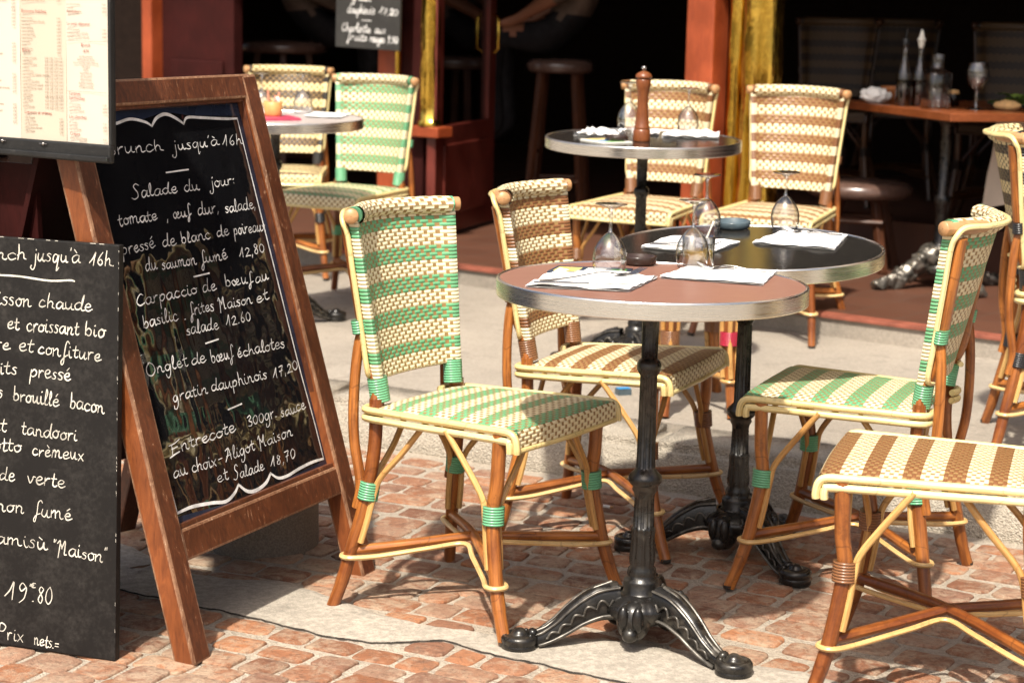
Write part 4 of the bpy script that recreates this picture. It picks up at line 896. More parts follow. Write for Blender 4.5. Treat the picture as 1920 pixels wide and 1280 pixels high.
for v in (.325, .29, .22, .16, .10): lines(-.352, v, 6, .0068, .098); mt(hb, rng.choice(['Vins rouges', 'Vins blancs', 'Apéritifs', 'Whiskies', 'Cafés']), -.352, v + .009, .0092)
mt(bb_, 'prix nets', -.075, .0385, .0055, 'CENTER')
for v in (.232, .135): bb_.add([L3(-.116, v, -.0052), L3(-.014, v, -.0052), L3(-.014, v + .0005, -.0052), L3(-.116, v + .0005, -.0052)], [[0, 1, 2, 3]], sm=False)
mp('print', bb_, M_ink)
for u in (-.173, -.285):
    mb = MB(); c = L3(u, .029, .004); mb.sphere(c, .0035, 10, 7); mb.tube([c - mu * .010, c, c + mu * .010], .0012, 6); mp('wing_nut', mb, M_chrome)
for (p, q) in (((-.385, 0), Vector((-1.22, 3.98, 0))), ((-.345, 0), Vector((-1.32, 3.80, 0))), ((-.40, 0), Vector((-1.40, 4.15, 0)))):
    a = L3(p[0], .45, -.05); mb = MB(); d = q - a; mb.box((a + q) / 2, (.03, .022, d.length), d.to_track_quat('Z', 'Y').to_matrix(), .003); mp('leg', mb, M_easel_wood)

# ------------------------------------------------------------------ granite bollard, hanging slate, litter
b = MB(); b.lathe([(.137, -.01), (.137, .02), (.134, .30), (.131, .50), (.120, .545), (.09, .575), (.04, .588), (0, .59)], 40); o = b.build('bollard', M_granite); o.location = (-.605, 4.60, 0)
tag(o, 'round topped granite bollard mostly hidden behind the wooden pavement sign', 'bollard')
sg = Vector((-.614, -.789, 0)); c0 = fp(-.615, -.10)
hs = thing('hanging_slate', 'grey slate with white handwriting hung on the red post by the door', 'sign', (c0.x, c0.y, 1.11))
def hsp(name, mb, mat): o = mb.build(name, mat, hs); o.matrix_parent_inverse = Matrix.Translation((-c0.x, -c0.y, -1.11)); return o
def L4(u, z, n=0): q = fp(-.615 + u, -.10); return Vector((q.x, q.y, z)) + sg * n
mb = MB(); c_ = L4(0, 1.40); mb.box(c_, (.405, .014, .60), Matrix.Rotation(math.atan2(TD.y, TD.x), 3, 'Z') @ Matrix.Rotation(R(1.2), 3, 'Y'), .003); hsp('panel', mb, M_slate2)
mb = MB(); pl4 = lambda x, y: L4(x, y, .0085)
for txt, x0, x1, z in (('dauphinois', -.13, .045, 1.265), ('17,20', .075, .19, 1.262), ('-', -.04, .03, 1.222), ('Charlotte', -.165, .02, 1.180), ('aux', .045, .115, 1.177), ('fruits', -.13, .0, 1.140), ('rouges', .015, .11, 1.135), ('9,50', .125, .19, 1.135), ('gratin', -.1, .02, 1.325), ('salade', -.14, -.02, 1.385)): write(mb, txt, (x0, z), (x1, z - .004), .019, .0052, pl4, rng)
hsp('writing', mb, M_chalk)
mb = MB(); mb.tube([L4(-.1, 1.69, 0), Vector((*fp(-.615, .02), 1.86))], .003, 6); mb.tube([L4(.1, 1.69, 0), Vector((*fp(-.615, .02), 1.86))], .003, 6); hsp('cord', mb, M_blackplastic)
b = MB(); b.prism([(-.022, -.015), (.022, -.015), (.022, .015), (-.022, .015)], 0, .020, 0, .002); o = thing('small_box', 'small grey box with a bright blue top lying on the pavement under the brown chair', 'box', (.352, 5.90, .13), R(20)); x = b.build('box_body', M_ash_g, o)
b = MB(); b.prism([(-.021, -.014), (.021, -.014), (.021, .014), (-.021, .014)], .0202, .0215); b.build('box_top', M_blue, o)
b = MB(); b.tube([(-.014, 0, .0045), (.006, 0, .0045)], .004, 8); b.tube([(.006, 0, .0045), (.014, 0.001, .0045)], .0041, 8, mi=1); o = b.build('cigarette_butt', [M_napkin, M_end]); o.location = (.268, 4.99, .004); o.rotation_euler = (0, 0, R(-30)); tag(o, 'cigarette butt lying on the red setts by the kerb', 'litter')
b = MB(); b.grid([[(x * .05 - .025, (y - .5) * .022 * (1 - abs(x - .5) * 1.6), .006 + .008 * (x - .5) ** 2 + .004 * abs(y - .5)) for y in (0, .25, .5, .75, 1)] for x in [i / 8 for i in range(9)]]); o = b.build('dry_leaf', M_leaf); o.location = (-.855, 4.32, .008); o.rotation_euler = (0, 0, R(35)); tag(o, 'curled dry leaf on the setts beside the wooden sign', 'leaf')



# ------------------------------------------------------------------ things laid on the tables (local frames of the table tops)
def on(frame, root, x, y, a=0, z=0):
    M = frame @ Matrix.Translation((x, y, z)) @ Matrix.Rotation(R(a), 4, 'Z'); root.location = M.to_translation(); root.rotation_euler = M.to_euler(); return root
def glass(lbl, frame, x, y, up=False, k=1.0):
    t = thing('wine_glass', lbl, 'wine glass', (0, 0, 0), 0, 'wine glasses on the tables')
    b = MB(); b.lathe([(r * k, z * k) for r, z in ((.0300, .0), (.0318, .006), (.0345, .016), (.0362, .029), (.0358, .042), (.0325, .056), (.0265, .068), (.0190, .078), (.0115, .0855), (.0065, .089), (.0, .0905))], 36)
    b.lathe([(r * k, z * k) for r, z in ((.0, .0893), (.0055, .088), (.0105, .0843), (.018, .0768), (.0254, .0668), (.0313, .0552), (.0345, .0415), (.0349, .029), (.0332, .0165), (.0305, .006), (.0290, .0008), (.0300, .0))], 36); b.build('bowl', M_glass, t)
    b = MB(); b.lathe([(r * k, z * k) for r, z in ((.0060, .0895), (.0045, .093), (.0036, .100), (.0034, .118), (.0038, .132), (.0060, .139))], 18); b.build('stem', M_glass_thick, t)
    b = MB(); b.lathe([(r * k, z * k) for r, z in ((.0060, .139), (.016, .1432), (.028, .1462), (.0335, .1475), (.0340, .1485), (.0330, .1492), (.012, .1488), (0, .1488))], 36); b.build('foot', M_glass_thick, t)
    if up: t.rotation_euler = (math.pi, 0, 0)
    return on(frame, t, x, y) if frame else t
def napkin(lbl, frame, c, curl=.004, seed=0, z=.0008):
    rg = random.Random(seed); P = [Vector((*p, 0)) for p in c]; nn = 9; b = MB()
    for lay, (sh, h) in enumerate(((0, 0), (.004, .0016), (.001, .0032))):
        top = []; 
        for j in range(nn):
            r_ = []
            for i in range(nn):
                u, v = i / (nn - 1), j / (nn - 1); q = P[0].lerp(P[1], u).lerp(P[3].lerp(P[2], u), v)
                e = max(abs(u - .5), abs(v - .5)) * 2
                r_.append((q.x + sh * (rg.random() - .5), q.y + sh * (rg.random() - .5) - lay * .0015, z + h + curl * .35 * lay * max(0, e - .75) * 4 * rg.random() + .0006 * mnoise.noise((q.x * 30, q.y * 30, seed + lay))))
            top.append(r_)
        b.grid(top, None, 0, True)
    o = b.build('paper_napkin', M_napkin); tag(o, lbl, 'napkin', 'white paper napkins on the tables'); o.matrix_world = frame; o.location = frame.to_translation(); o.rotation_euler = frame.to_euler(); return o
def cutlery(kind, lbl, frame, p0, p1, z=.0055, side=False):
    a, e = Vector(p0), Vector(p1); d = e - a; l = d.length; t = thing(kind, lbl, 'cutlery', (0, 0, 0), 0, 'cutlery on the paper napkins')
    if kind == 'knife':
        b = MB(); b.tube(cat([(0, 0, 0), (l * .08, 0, .0003), (l * .42, 0, .0003), (l * .48, 0, 0)], 5), [.0032 + .0012 * (i < 9) for i in range(16)], 10, sq=(1.3, .8)); b.build('handle', M_chrome, t)
        b = MB(); n = 12; rows = []
        for i in range(n + 1):
            f = i / n; w = .0085 * (1 - .85 * max(0, f - .72) / .28) ; rows.append([(l * (.48 + .52 * f), -.0028, .0006), (l * (.48 + .52 * f), 0, .0015), (l * (.48 + .52 * f), w - .003, .0002)])
        b.grid(rows, None, 0, True); b.build('blade', M_chrome, t)
    else:
        b = MB(); pr = [(0, 0, .0006), (l * .10, 0, .0008), (l * .30, 0, .003), (l * .52, 0, .0085), (l * .64, 0, .009), (l * .70, 0, .006)]
        b.tube(cat(pr, 5), [.0058 - .0030 * min(1, i / 16) for i in range(26)], 10, sq=(1.0, .35)); b.build('handle', M_chrome, t)
        b = MB(); rows = []
        for i in range(9):
            f = i / 8; x = l * (.68 + .12 * f); w = .003 + .0085 * math.sin(min(1, f * 1.1) * math.pi / 2); zz = .006 - .004 * f
            rows.append([(x, -w, zz), (x, 0, zz - .0012), (x, w, zz)])
        b.grid(rows, None, 0, True)
        for k in (-1.5, -.5, .5, 1.5): b.tube(cat([(l * .79, k * .0066, .002), (l * .88, k * .0064, .003), (l * 1.0, k * .0062, .013)], 4), [.0019] * 6 + [.0014, .001, .0008], 6)
        b.build('tines', M_chrome, t)
    M = frame @ Matrix.Translation((a.x, a.y, z)) @ Matrix.Rotation(math.atan2(d.y, d.x), 4, 'Z'); t.location = M.to_translation(); t.rotation_euler = M.to_euler(); return t
def ashtray(lbl, frame, x, y, mat, r=.042):
    b = MB(); b.lathe([(0, .001), (r * .86, .001), (r * .98, .006), (r, .018), (r * .97, .0205), (r * .91, .0195), (r * .86, .009), (r * .5, .0065), (0, .006)], 36)
    o = b.build('ashtray', mat); tag(o, lbl, 'ashtray', 'round ashtrays on the tables'); return on(frame, o, x, y)
glass('upside down wine glass on the brown table, left of the mustard pot', F1, -.085, .085)
glass('upside down wine glass on the brown table, in front of the mustard pot', F1, .102, .235)
glass('upside down wine glass on the black speckled table, behind the mustard pot', F2, -.085, .185)
glass('upside down wine glass on the black speckled table, standing alone on the right napkin', F2, .118, .235)
napkin('folded white paper napkin at the front left of the brown table', F1, [(-.262, -.150), (-.058, -.176), (.014, .045), (-.188, .122)], .010, 1)
napkin('flat white paper napkin on the right of the brown table', F1, [(.018, .045), (.222, -.028), (.285, .205), (.092, .225)], .005, 2)
napkin('white paper napkin on the left of the black speckled table', F2, [(-.112, -.12), (-.015, .045), (-.175, .135), (-.262, -.03)], .006, 3)
napkin('white paper napkin on the right of the black speckled table', F2, [(.012, .035), (.198, -.057), (.262, .150), (.108, .210)], .006, 4)
cutlery('fork', 'fork with raised tines on the folded napkin at the front of the brown table', F1, (-.235, -.085), (-.012, .075))
cutlery('knife', 'knife lying along the front edge of the folded napkin on the brown table', F1, (-.245, -.115), (-.015, -.085))
cutlery('knife', 'knife on the back edge of the right napkin of the brown table', F1, (.278, .180), (.098, .222)); cutlery('fork', 'fork beside the knife on the right napkin of the brown table', F1, (.272, .160), (.110, .200))
cutlery('fork', 'fork on the left napkin of the black speckled table', F2, (-.232, .01), (-.07, -.04)); cutlery('knife', 'knife on the left napkin of the black speckled table', F2, (-.238, -.01), (-.08, -.065))
cutlery('knife', 'knife at the back of the right napkin of the black speckled table', F2, (.252, .150), (.090, .205)); cutlery('fork', 'fork at the back of the right napkin of the black speckled table', F2, (.248, .132), (.110, .190))
ashtray('dark brown ashtray at the back of the brown table', F1, -.012, .268, M_ash_b, .040); ashtray('blue grey ashtray at the back of the black speckled table', F2, -.01, .272, M_ash_g, .046); ashtray('dark ashtray at the foot of the pepper mill', F3, -.095, -.135, M_ash_b, .038)
# mustard pot: glass tumbler with mustard and a spoon
t = thing('mustard_pot', 'glass pot of yellow mustard with a spoon at the back of the brown table', 'jar'); b = MB(); b.lathe([(0, 0), (.031, 0), (.034, .004), (.0365, .066), (.0355, .067), (.0325, .006), (0, .005)], 32); b.build('pot', M_glass, t)
b = MB(); b.lathe([(0, .0065), (.0318, .0065), (.0330, .034), (.027, .037), (.0, .033)], 28); b.build('mustard', M_mustard, t)
b = MB(); b.tube(cat([(.0, 0, .014), (.012, .0, .05), (.030, -.005, .10)], 5), [.004 - .0008 * math.sin(i) for i in range(11)], 8, sq=(1.3, .6)); b.build('spoon', M_white, t)
b = MB(); b.lathe([(.0, .0), (.010, 0), (.010, .05), (.006, .056), (.0, .058)], 14, (-.016, .006, .006)); b.build('salt_shaker', M_white, t); on(F1, t, .118, .268)
def card(name, lbl, frame, c, mats, a=0):
    t = thing(name, lbl, 'card'); b = MB(); b.prism(c, .0006, .0045, 0, .0008); b.build('cover', mats[0], t)
    for k, m_ in enumerate(mats[1:]):
        cx = sum(p[0] for p in c) / 4; cy = sum(p[1] for p in c) / 4; f = ((-.62, -.2), (-.1, .25), (.35, .62))[k]
        P = [Vector(p) for p in c]; q = [P[0].lerp(P[1], .5 + f[0] * .72).lerp(P[3].lerp(P[2], .5 + f[0] * .72), y) for y in (.12, .8)] + [P[0].lerp(P[1], .5 + f[1] * .72).lerp(P[3].lerp(P[2], .5 + f[1] * .72), y) for y in (.8, .12)]
        b = MB(); b.add([(p.x, p.y, .0048) for p in q], [[0, 3, 2, 1]], sm=False); b.build('stripe', m_, t)
    return on(frame, t, 0, 0)
card('leaflet', 'dark blue leaflet with green and yellow marks under the glass of the brown table', F1, [(-.215, .085), (-.05, .060), (-.030, .165), (-.19, .180)], [M_navy, M_yell, M_white, M_lime])
card('leaflet', 'colourful leaflet on the left of the pepper mill table', F3, [(-.21, -.11), (-.135, -.215), (-.045, -.165), (-.12, -.06)], [M_white, M_yell, M_blue, M_lime])
napkin('crumpled white napkin on the left of the pepper mill table', F3, [(-.23, .03), (-.09, .0), (-.05, .16), (-.16, .23)], .02, 7); napkin('white paper napkin on the right of the pepper mill table', F3, [(.06, .02), (.25, .03), (.27, .20), (.10, .22)], .02, 8)
napkin('small folded napkin lying behind the pepper mill', F3, [(-.03, .12), (.06, .12), (.07, .24), (-.02, .26)], .01, 9)
glass('upside down wine glass half hidden behind the pepper mill', F3, -.035, .235, False, 1.12); glass('upside down wine glass on the pepper mill table, right of the mill', F3, .165, .225, False, 1.02)
cutlery('fork', 'fork on the left napkin of the pepper mill table', F3, (-.19, .10), (-.05, .14)); cutlery('knife', 'knife on the right napkin of the pepper mill table', F3, (.24, .13), (.08, .17))
t = thing('pepper_mill', 'tall turned brown wooden pepper mill on the black table at the back', 'pepper mill'); b = MB()
b.lathe([(0, 0), (.0275, 0), (.0285, .004), (.0285, .034), (.0265, .038), (.0245, .040), (.0262, .043), (.0262, .046), (.0235, .050), (.0195, .085), (.0175, .12), (.0178, .15), (.0205, .168), (.0235, .178), (.0242, .196), (.0225, .200), (0, .200)], 32); b.build('mill_body', M_pepper, t)
b = MB(); b.lathe([(.0, .2005), (.0215, .2005), (.0265, .204), (.0270, .208), (.0225, .2165), (.012, .2225), (.006, .225), (0, .2255)], 32); b.build('mill_head', M_pepper, t)
b = MB(); b.lathe([(.004, .225), (.004, .230), (.0085, .232), (.0095, .236), (.006, .2405), (0, .242)], 16); b.build('knob', M_chrome, t); on(F3, t, -.012, -.10)
# table with the magenta tray
b = MB(); b.prism([(-.10, -.22), (.11, -.13), (.05, .0), (-.15, -.08)], .0006, .010, 0, .003); o = b.build('tray', M_magenta); tag(o, 'flat magenta tray on the grey table behind the wooden sign', 'tray'); on(F4, o, 0, 0)
t = thing('condiment_pot', 'orange pot of condiment sticks standing on the magenta tray', 'pot'); b = MB(); b.lathe([(0, 0), (.030, 0), (.033, .006), (.034, .05), (.031, .052), (.03, .01), (0, .008)], 24); b.build('pot', M_peach, t)
b = MB()
for k, (x, y, h) in enumerate(((-.012, 0, .092), (.01, .006, .085), (.004, -.008, .075))): b.tube([(x, y, .01), (x * 1.8 + .003, y * 1.6, h)], .004, 6)
b.build('sticks', m_plain('pink_sticks', (.6, .25, .16), .5), t); b = MB(); b.lathe([(0, .01), (.011, .01), (.011, .066), (.0, .07)], 14, (.012, .010, 0)); b.build('salt_shaker', M_white, t); on(F4, t, .0, -.065, 0, .010)
glass('blurred upside down wine glass left of the orange pot', F4, -.075, .20); glass('blurred upside down wine glass right of the orange pot', F4, .078, .20)
napkin('white napkin on the right of the magenta tray table', F4, [(.10, .03), (.235, -.01), (.255, .16), (.12, .22)], .006, 11); napkin('white napkin on the left of the magenta tray table', F4, [(-.2, .03), (-.06, .03), (-.05, .17), (-.18, .20)], .006, 12)

# ------------------------------------------------------------------ wooden table set for a meal inside the opening, and the furniture of the dark room
TZ = .95; Pc = Vector((1.66, 7.40)); e1 = Vector((-.30, .954)).normalized(); e2 = Vector((.954, .30)).normalized()
wt = thing('wooden_table', 'reddish wooden table with bottles and a carafe inside the opening on the right', 'table', (1.85, 7.85, .212))
def wp(name, mb, mat): o = mb.build(name, mat, wt); o.matrix_parent_inverse = Matrix.Translation((-1.85, -7.85, -.212)); return o
b = MB(); cc = Pc + e1 * .5 + e2 * .45; b.box((cc.x, cc.y, TZ - .016), (.90, 1.0, .032), Matrix.Rotation(math.atan2(e2.y, e2.x), 3, 'Z'), .004); wp('tabletop', b, M_tablewood)
b = MB(); x0, y0 = 1.75, 7.86
b.lathe([(.09, TZ - .034), (.09, TZ - .045), (.03, TZ - .06), (.022, TZ - .08), (.022, .60), (.032, .59), (.032, .56), (.024, .545), (.024, .40), (.036, .385), (.05, .36), (.05, .34), (.035, .325), (.045, .31), (.07, .295), (.05, .27)], 24, (x0, y0, 0)); wp('column', b, M_iron)
M_oldiron = m_plain('worn_silver_iron', (.12, .108, .092), .38, .6, .5, .8, 30, .6)
for k in range(4):
    q = Matrix.Rotation(R(202 + 90 * k), 3, 'Z') @ Matrix.Diagonal((.9, .9, 1)); b = MB(); P = cat([q @ Vector(v) + Vector((x0, y0, 0)) for v in ((.02, 0, .35), (.09, 0, .325), (.16, 0, .275), (.23, 0, .245), (.30, 0, .235))], 6)
    P = cat(P, 3); b.tube(P, [.048 - .026 * (i / (len(P) - 1)) ** .8 for i in range(len(P))], 26, sq=(.8, 1.1)); b.sphere(q @ Vector((.31, 0, .236)) + Vector((x0, y0, 0)), (.036, .030, .024), 20, 14)
    for v in b.v: d_ = v - Vector((x0, y0, v.z)); v += Vector((mnoise.noise(v * 38), mnoise.noise(v * 38 + Vector((5, 0, 0))), mnoise.noise(v * 38 + Vector((0, 5, 0))))) * .016; v.z = max(v.z, .2125)
    wp('leg', b, M_oldiron)
b = MB()
cl = [(2.0, 7.72), (2.0, 7.98), (2.35, 8.1), (2.45, 7.8)]; rows = []
for z in (.913, .84, .76, .68, .60):
    rows.append([(1.93 + .02 * math.sin(i * .9 + z * 9) + i * .06, 7.86 + .012 * math.sin(i * 2.1) + .02 * i - .1 * (0.9 - z) * (i / 8), z + .05 * (i / 8) - .06 * (1 - i / 8) * (z < .65)) for i in range(9)])
b.grid(rows, None, 0, True); o = b.build('tablecloth', M_linen); tag(o, 'cream cloth hanging below the wooden table on the right', 'tablecloth')
FW = Matrix.Translation((0, 0, TZ))
def bottle(lbl, x, y, liq, spout):
    t = thing('oil_bottle', lbl, 'bottle', (x, y, TZ)); b = MB(); b.lathe([(0, 0), (.029, 0), (.031, .004), (.031, .10), (.030, .125), (.024, .15), (.016, .175), (.0125, .20), (.0115, .252), (.0135, .254), (.0135, .262), (.011, .263)], 28); b.build('bottle_glass', M_glass, t)
    b = MB(); b.lathe([(0, .004), (.029, .004), (.029, .105), (0, .105)], 24); b.build('oil', liq, t)
    b = MB()
    if spout: b.lathe([(.012, .262), (.017, .264), (.017, .274), (.012, .278), (.009, .293), (.004, .308), (0, .31)], 18); b.lathe([(.010, .235), (.0145, .262)], 18); b.build('spout', M_white, t)
    else: b.lathe([(.0135, .248), (.0145, .27), (.010, .275), (0, .276)], 18); b.tube([(0, 0, .275), (.004, 0, .31)], .003, 8); b.build('spout', M_blackplastic, t)
bottle('oil bottle with dark red vinegar and a thin black spout on the wooden table', 1.572, 7.90, M_oil_red, False); bottle('oil bottle with golden oil and a white spout on the wooden table', 1.640, 7.92, M_oil_gold, True)
t = thing('water_carafe', 'square shouldered glass water carafe on the wooden table', 'carafe', (1.675, 7.75, TZ)); b = MB()
def sq_lathe(b, prof, mi=0):
    rows = []
    for r, z, e in prof:
        ring = []
        for k in range(33):
            a = 2 * math.pi * k / 32 + .35; c, s_ = math.cos(a - .35), math.sin(a - .35); x = math.copysign(abs(c) ** e, c) * r; y = math.copysign(abs(s_) ** e, s_) * r
            ring.append((x * math.cos(.35) - y * math.sin(.35), x * math.sin(.35) + y * math.cos(.35), z))
        rows.append(ring)
    b.grid(rows, None, mi, True)
sq_lathe(b, [(0, 0, .5), (.045, 0, .5), (.050, .005, .45), (.052, .07, .45), (.053, .135, .45), (.050, .146, .5), (.030, .156, .8), (.026, .165, 1), (.025, .20, 1), (.029, .215, 1)]); b.build('carafe_glass', M_glass, t)
b = MB(); sq_lathe(b, [(0, .006, .5), (.046, .006, .45), (.048, .10, .45), (0, .10, .5)]); b.build('carafe_water', M_water, t)
t = glass('upright wine glass half filled with water on the wooden table', None, 0, 0, True, 1.25); t.location = (1.83, 7.72, TZ + .187)
b = MB(); b.lathe([(0, -.072 * 1.25), (.018 * 1.25, -.072 * 1.25), (.030 * 1.25, -.055 * 1.25), (.033 * 1.25, -.042 * 1.25), (0, -.042 * 1.25)], 28); w_ = b.build('wine_water', M_water, t); w_.rotation_euler = (math.pi, 0, 0); w_.location = (0, 0, 0)
for v in w_.data.vertices: v.co.z = -v.co.z
w_.rotation_euler = (0, 0, 0)
bm_ = bmesh.new(); bmesh.ops.create_icosphere(bm_, subdivisions=4, radius=1)
for v in bm_.verts: v.co = Vector((v.co.x * .060, v.co.y * .042, v.co.z * .032 + .03)) * (1 + .28 * mnoise.noise(v.co * 2.6) + .10 * mnoise.noise(v.co * 7))
b = MB(); b.bm(bm_); bm_.free(); o = b.build('crumpled_napkin', M_napkin); o.location = (1.50, 8.10, TZ); tag(o, 'crumpled white napkin on the left corner of the wooden table', 'napkin')
b = MB(); b.lathe([(0, 0), (.030, 0), (.036, .05), (.045, .066), (.043, .068), (.033, .05), (.028, .006), (0, .005)], 24); o = b.build('terracotta_pot', M_terrcot); o.location = (1.585, 8.22, TZ); tag(o, 'small terracotta pot behind the oil bottles', 'pot')
b = MB(); b.lathe([(0, 0), (.024, 0), (.026, .05), (.024, .052), (0, .052)], 20); b.lathe([(0, .052), (.025, .052), (.022, .066), (0, .07)], 20, (0, 0, 0), 1); o = b.build('spice_jar', [M_oil_red, M_bread]); o.location = (1.79, 7.95, TZ); tag(o, 'small dark jar with a pale lid right of the carafe', 'jar')
bm_ = bmesh.new(); bmesh.ops.create_icosphere(bm_, subdivisions=3, radius=1)
for v in bm_.verts: v.co = Vector((v.co.x * .055, v.co.y * .032, v.co.z * .022 + .02)) * (1 + .12 * mnoise.noise(v.co * 2))
b = MB(); b.bm(bm_); bm_.free(); o = b.build('bread_piece', M_bread); o.location = (1.955, 7.72, TZ); o.rotation_euler = (0, 0, R(-25)); tag(o, 'piece of bread at the front of the wooden table', 'bread')
t = thing('salad_plate', 'plate of green salad at the right end of the wooden table', 'plate', (2.06, 8.0, TZ)); b = MB(); b.lathe([(0, .002), (.08, .002), (.12, .014), (.122, .016), (.08, .006), (0, .006)], 36); b.build('plate', M_ash_g, t)
b = MB(); rg = random.Random(5)
for k in range(70):
    c = Vector((rg.gauss(0, .04), rg.gauss(0, .04), .012 + abs(rg.gauss(0, .018)))); q = Matrix.Rotation(rg.random() * 6.3, 3, 'Z') @ Matrix.Rotation(rg.uniform(-.9, .9), 3, 'X'); s_ = rg.uniform(.012, .026)
    b.add([c + q @ Vector(p) * s_ for p in ((-1, -.5, 0), (0, -.3, .25), (1, -.5, 0), (1, .5, .1), (0, .5, -.2), (-1, .4, .1))], [[0, 1, 4, 5], [1, 2, 3, 4]])
b.build('salad', M_salad, t)
# bar stools, dim chairs and guests
def bar_stool(lbl, x, y, rz, seat_z, wood, cushion, legs_r=.17, r=.20, four=True):
    t = thing('bar_stool', lbl, 'stool', (x, y, .212), rz, 'stools in the dark room'); h = seat_z - .212
    b = MB(); b.lathe([(0, h - .07), (r * .9, h - .07), (r, h - .055), (r * 1.02, h - .03), (r * .95, h - .008), (r * .7, h), (0, h + .004)], 36); b.build('seat', cushion, t)
    for k in range(4):
        a = math.pi / 4 + k * math.pi / 2; c, s_ = math.cos(a), math.sin(a); b = MB(); A = Vector((c * legs_r * .75, s_ * legs_r * .75, h - .07)); B = Vector((c * legs_r * 1.25, s_ * legs_r * 1.25, 0)); d = B - A
        b.box((A + B) / 2, (.034, .034, d.length), d.to_track_quat('Z', 'Y').to_matrix(), .005); b.build('leg', wood, t)
    b = MB()
    for z, f in ((.22, 1.08), (.36, .98)):
        for k in range(4):
            a0, a1 = math.pi / 4 + k * math.pi / 2, math.pi / 4 + (k + 1) * math.pi / 2
            if (k % 2 == 0) == (z < .3): b.tube([(math.cos(a0) * legs_r * f * 1.05, math.sin(a0) * legs_r * f * 1.05, z), (math.cos(a1) * legs_r * f * 1.05, math.sin(a1) * legs_r * f * 1.05, z)], .012, 8)
    b.build('stretcher', wood, t); return t
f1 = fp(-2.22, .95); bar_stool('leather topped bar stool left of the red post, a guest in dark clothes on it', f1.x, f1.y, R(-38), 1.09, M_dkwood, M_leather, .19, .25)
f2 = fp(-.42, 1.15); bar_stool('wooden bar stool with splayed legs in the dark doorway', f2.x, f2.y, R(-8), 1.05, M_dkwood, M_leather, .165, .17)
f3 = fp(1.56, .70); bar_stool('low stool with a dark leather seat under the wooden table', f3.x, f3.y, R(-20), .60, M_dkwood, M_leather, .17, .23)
dk = m_cane('shade_tinted_rattan', (.06, .024, .007), (.03, .01, .003)); shade_tinted_chair = make_chair('dark', 'x', (dk, dk, dk, dk)); fresh = [shade_tinted_chair]  # cane and weave coloured near black to paint in the room's dimness
def dim_chair(lbl, t0, o0, th, z=.40): c = fresh.pop() if fresh else copy_tree(shade_tinted_chair); label(c, lbl, 'shade-tinted rattan chairs inside the room'); p = fp(t0, o0); put_chair(c, p.x, p.y, th, z); return c
dim_chair('shade-tinted rattan chair inside the room, leftmost behind the bottles', .95, 1.5, -108); dim_chair('shade-tinted rattan chair inside the room, second from the left behind the bottles', .98, 2.1, -108)
dim_chair('shade-tinted rattan chair inside the room, straight behind the upright wine glass', 1.98, 1.3, -108); dim_chair('shade-tinted rattan chair inside the room, cut off by the right edge', 2.28, 1.35, -108)

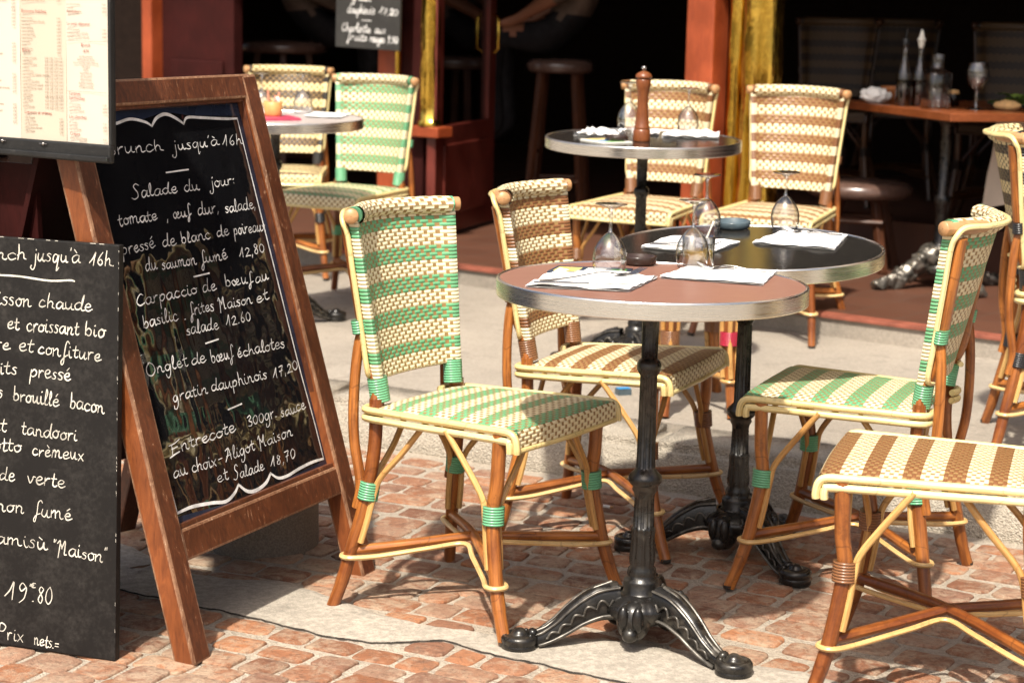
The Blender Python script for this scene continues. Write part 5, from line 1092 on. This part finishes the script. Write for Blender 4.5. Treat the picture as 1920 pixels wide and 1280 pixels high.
def person(lbl, x, y, z, rz, shirt, trousers, arm=0, bare=True):
    t = thing('person', lbl, 'person', (x, y, z), rz)
    V = []; Ed = []; Rd = []; Tg = []
    def chain(pts, parent=None, tagm=0):
        last = parent
        for (px, py, pz, r) in pts:
            V.append((px, py, pz)); Rd.append(r); Tg.append(tagm); i = len(V) - 1
            if last is not None: Ed.append((last, i))
            last = i
        return last
    pel = chain([(0, 0, .10, .145)], None, 1); ch = chain([(0, .0, .24, .135), (0, .02, .40, .150)], pel, 0); nk = chain([(0, .04, .56, .058), (0, .06, .63, .055)], ch, 2)
    chain([(0, .08, .69, .080), (0, .085, .78, .088), (0, .07, .86, .055)], nk, 2); chain([(0, .155, .715, .012)], nk + 2, 2)
    for sx in (-1, 1):
        k = chain([(sx * .12, .16, .08, .090), (sx * .12, .42, .09, .068), (sx * .11, .44, -.14, .055), (sx * .11, .40, -.38, .040), (sx * .12, .50, -.44, .038), (sx * .125, .56, -.445, .028)], pel, 1)
        sh = chain([(sx * .17, .02, .48, .065)], ch, 0); el = chain([(sx * .235, .02, .32, .050)], sh, 0)
        W_ = (sx * .16, .30, .20) if not arm else (sx * .16, .30, .17)
        wr = chain([(sx * .20, .16, .25, .040), (*W_, .028)], el, 2 if bare else 0); pm = chain([(W_[0] - sx * .01, W_[1] + .06, W_[2] - .02, .030)], wr, 2)
        for f in range(4): chain([(W_[0] + sx * (.022 - f * .016), W_[1] + .105, W_[2] - .03, .0095), (W_[0] + sx * (.024 - f * .017), W_[1] + .135 - abs(f - 1.5) * .006, W_[2] - .05, .0085), (W_[0] + sx * (.024 - f * .017), W_[1] + .145 - abs(f - 1.5) * .008, W_[2] - .075, .007)], pm, 2)
        chain([(W_[0] - sx * .035, W_[1] + .05, W_[2] - .02, .011), (W_[0] - sx * .045, W_[1] + .085, W_[2] - .035, .009)], pm, 2)
    me = bpy.data.meshes.new('p'); me.from_pydata(V, Ed, []); o = bpy.data.objects.new('p', me); COL.objects.link(o)
    md = o.modifiers.new('s', 'SKIN'); md.use_smooth_shade = True
    for i, r in enumerate(Rd): me.skin_vertices[0].data[i].radius = (r, r)
    me.skin_vertices[0].data[0].use_root = True; o.modifiers.new('ss', 'SUBSURF').levels = 2
    dg = bpy.context.evaluated_depsgraph_get(); m2 = bpy.data.meshes.new_from_object(o.evaluated_get(dg)); bpy.data.objects.remove(o)
    m2.materials.clear()
    for m_ in (shirt, trousers, M_skin): m2.materials.append(m_)
    pts = [Vector(v) for v in V]
    for p in m2.polygons:
        c = p.center; i = min(range(len(pts)), key=lambda k: (pts[k] - c).length - Rd[k]); p.material_index = Tg[i]; p.use_smooth = True
    m2.name = 'body'; ob = bpy.data.objects.new('body', m2); COL.objects.link(ob); ob.parent = t
    b = MB(); b.sphere((0, .055, .80), (.096, .105, .098), 18, 12); hr = b.build('hair', M_hair, t)
    b = MB()
    for sx in (-1, 1): b.sphere((sx * .03, .158, .765), .011, 10, 7)
    b.build('eyes', M_dark, t); return t
p1 = fp(-2.18, 1.0); person('person in a dark brown jacket and black trousers seated on the leather bar stool', p1.x, p1.y, 1.06, R(-75), M_cloth_brown, M_cloth_dark, 0, False)
p2 = fp(-.33, 1.2); person('person in dark clothes with bare forearms seated in the dark doorway', p2.x, p2.y, 1.075, R(75), M_cloth_brown, M_cloth_dark, 1, True)
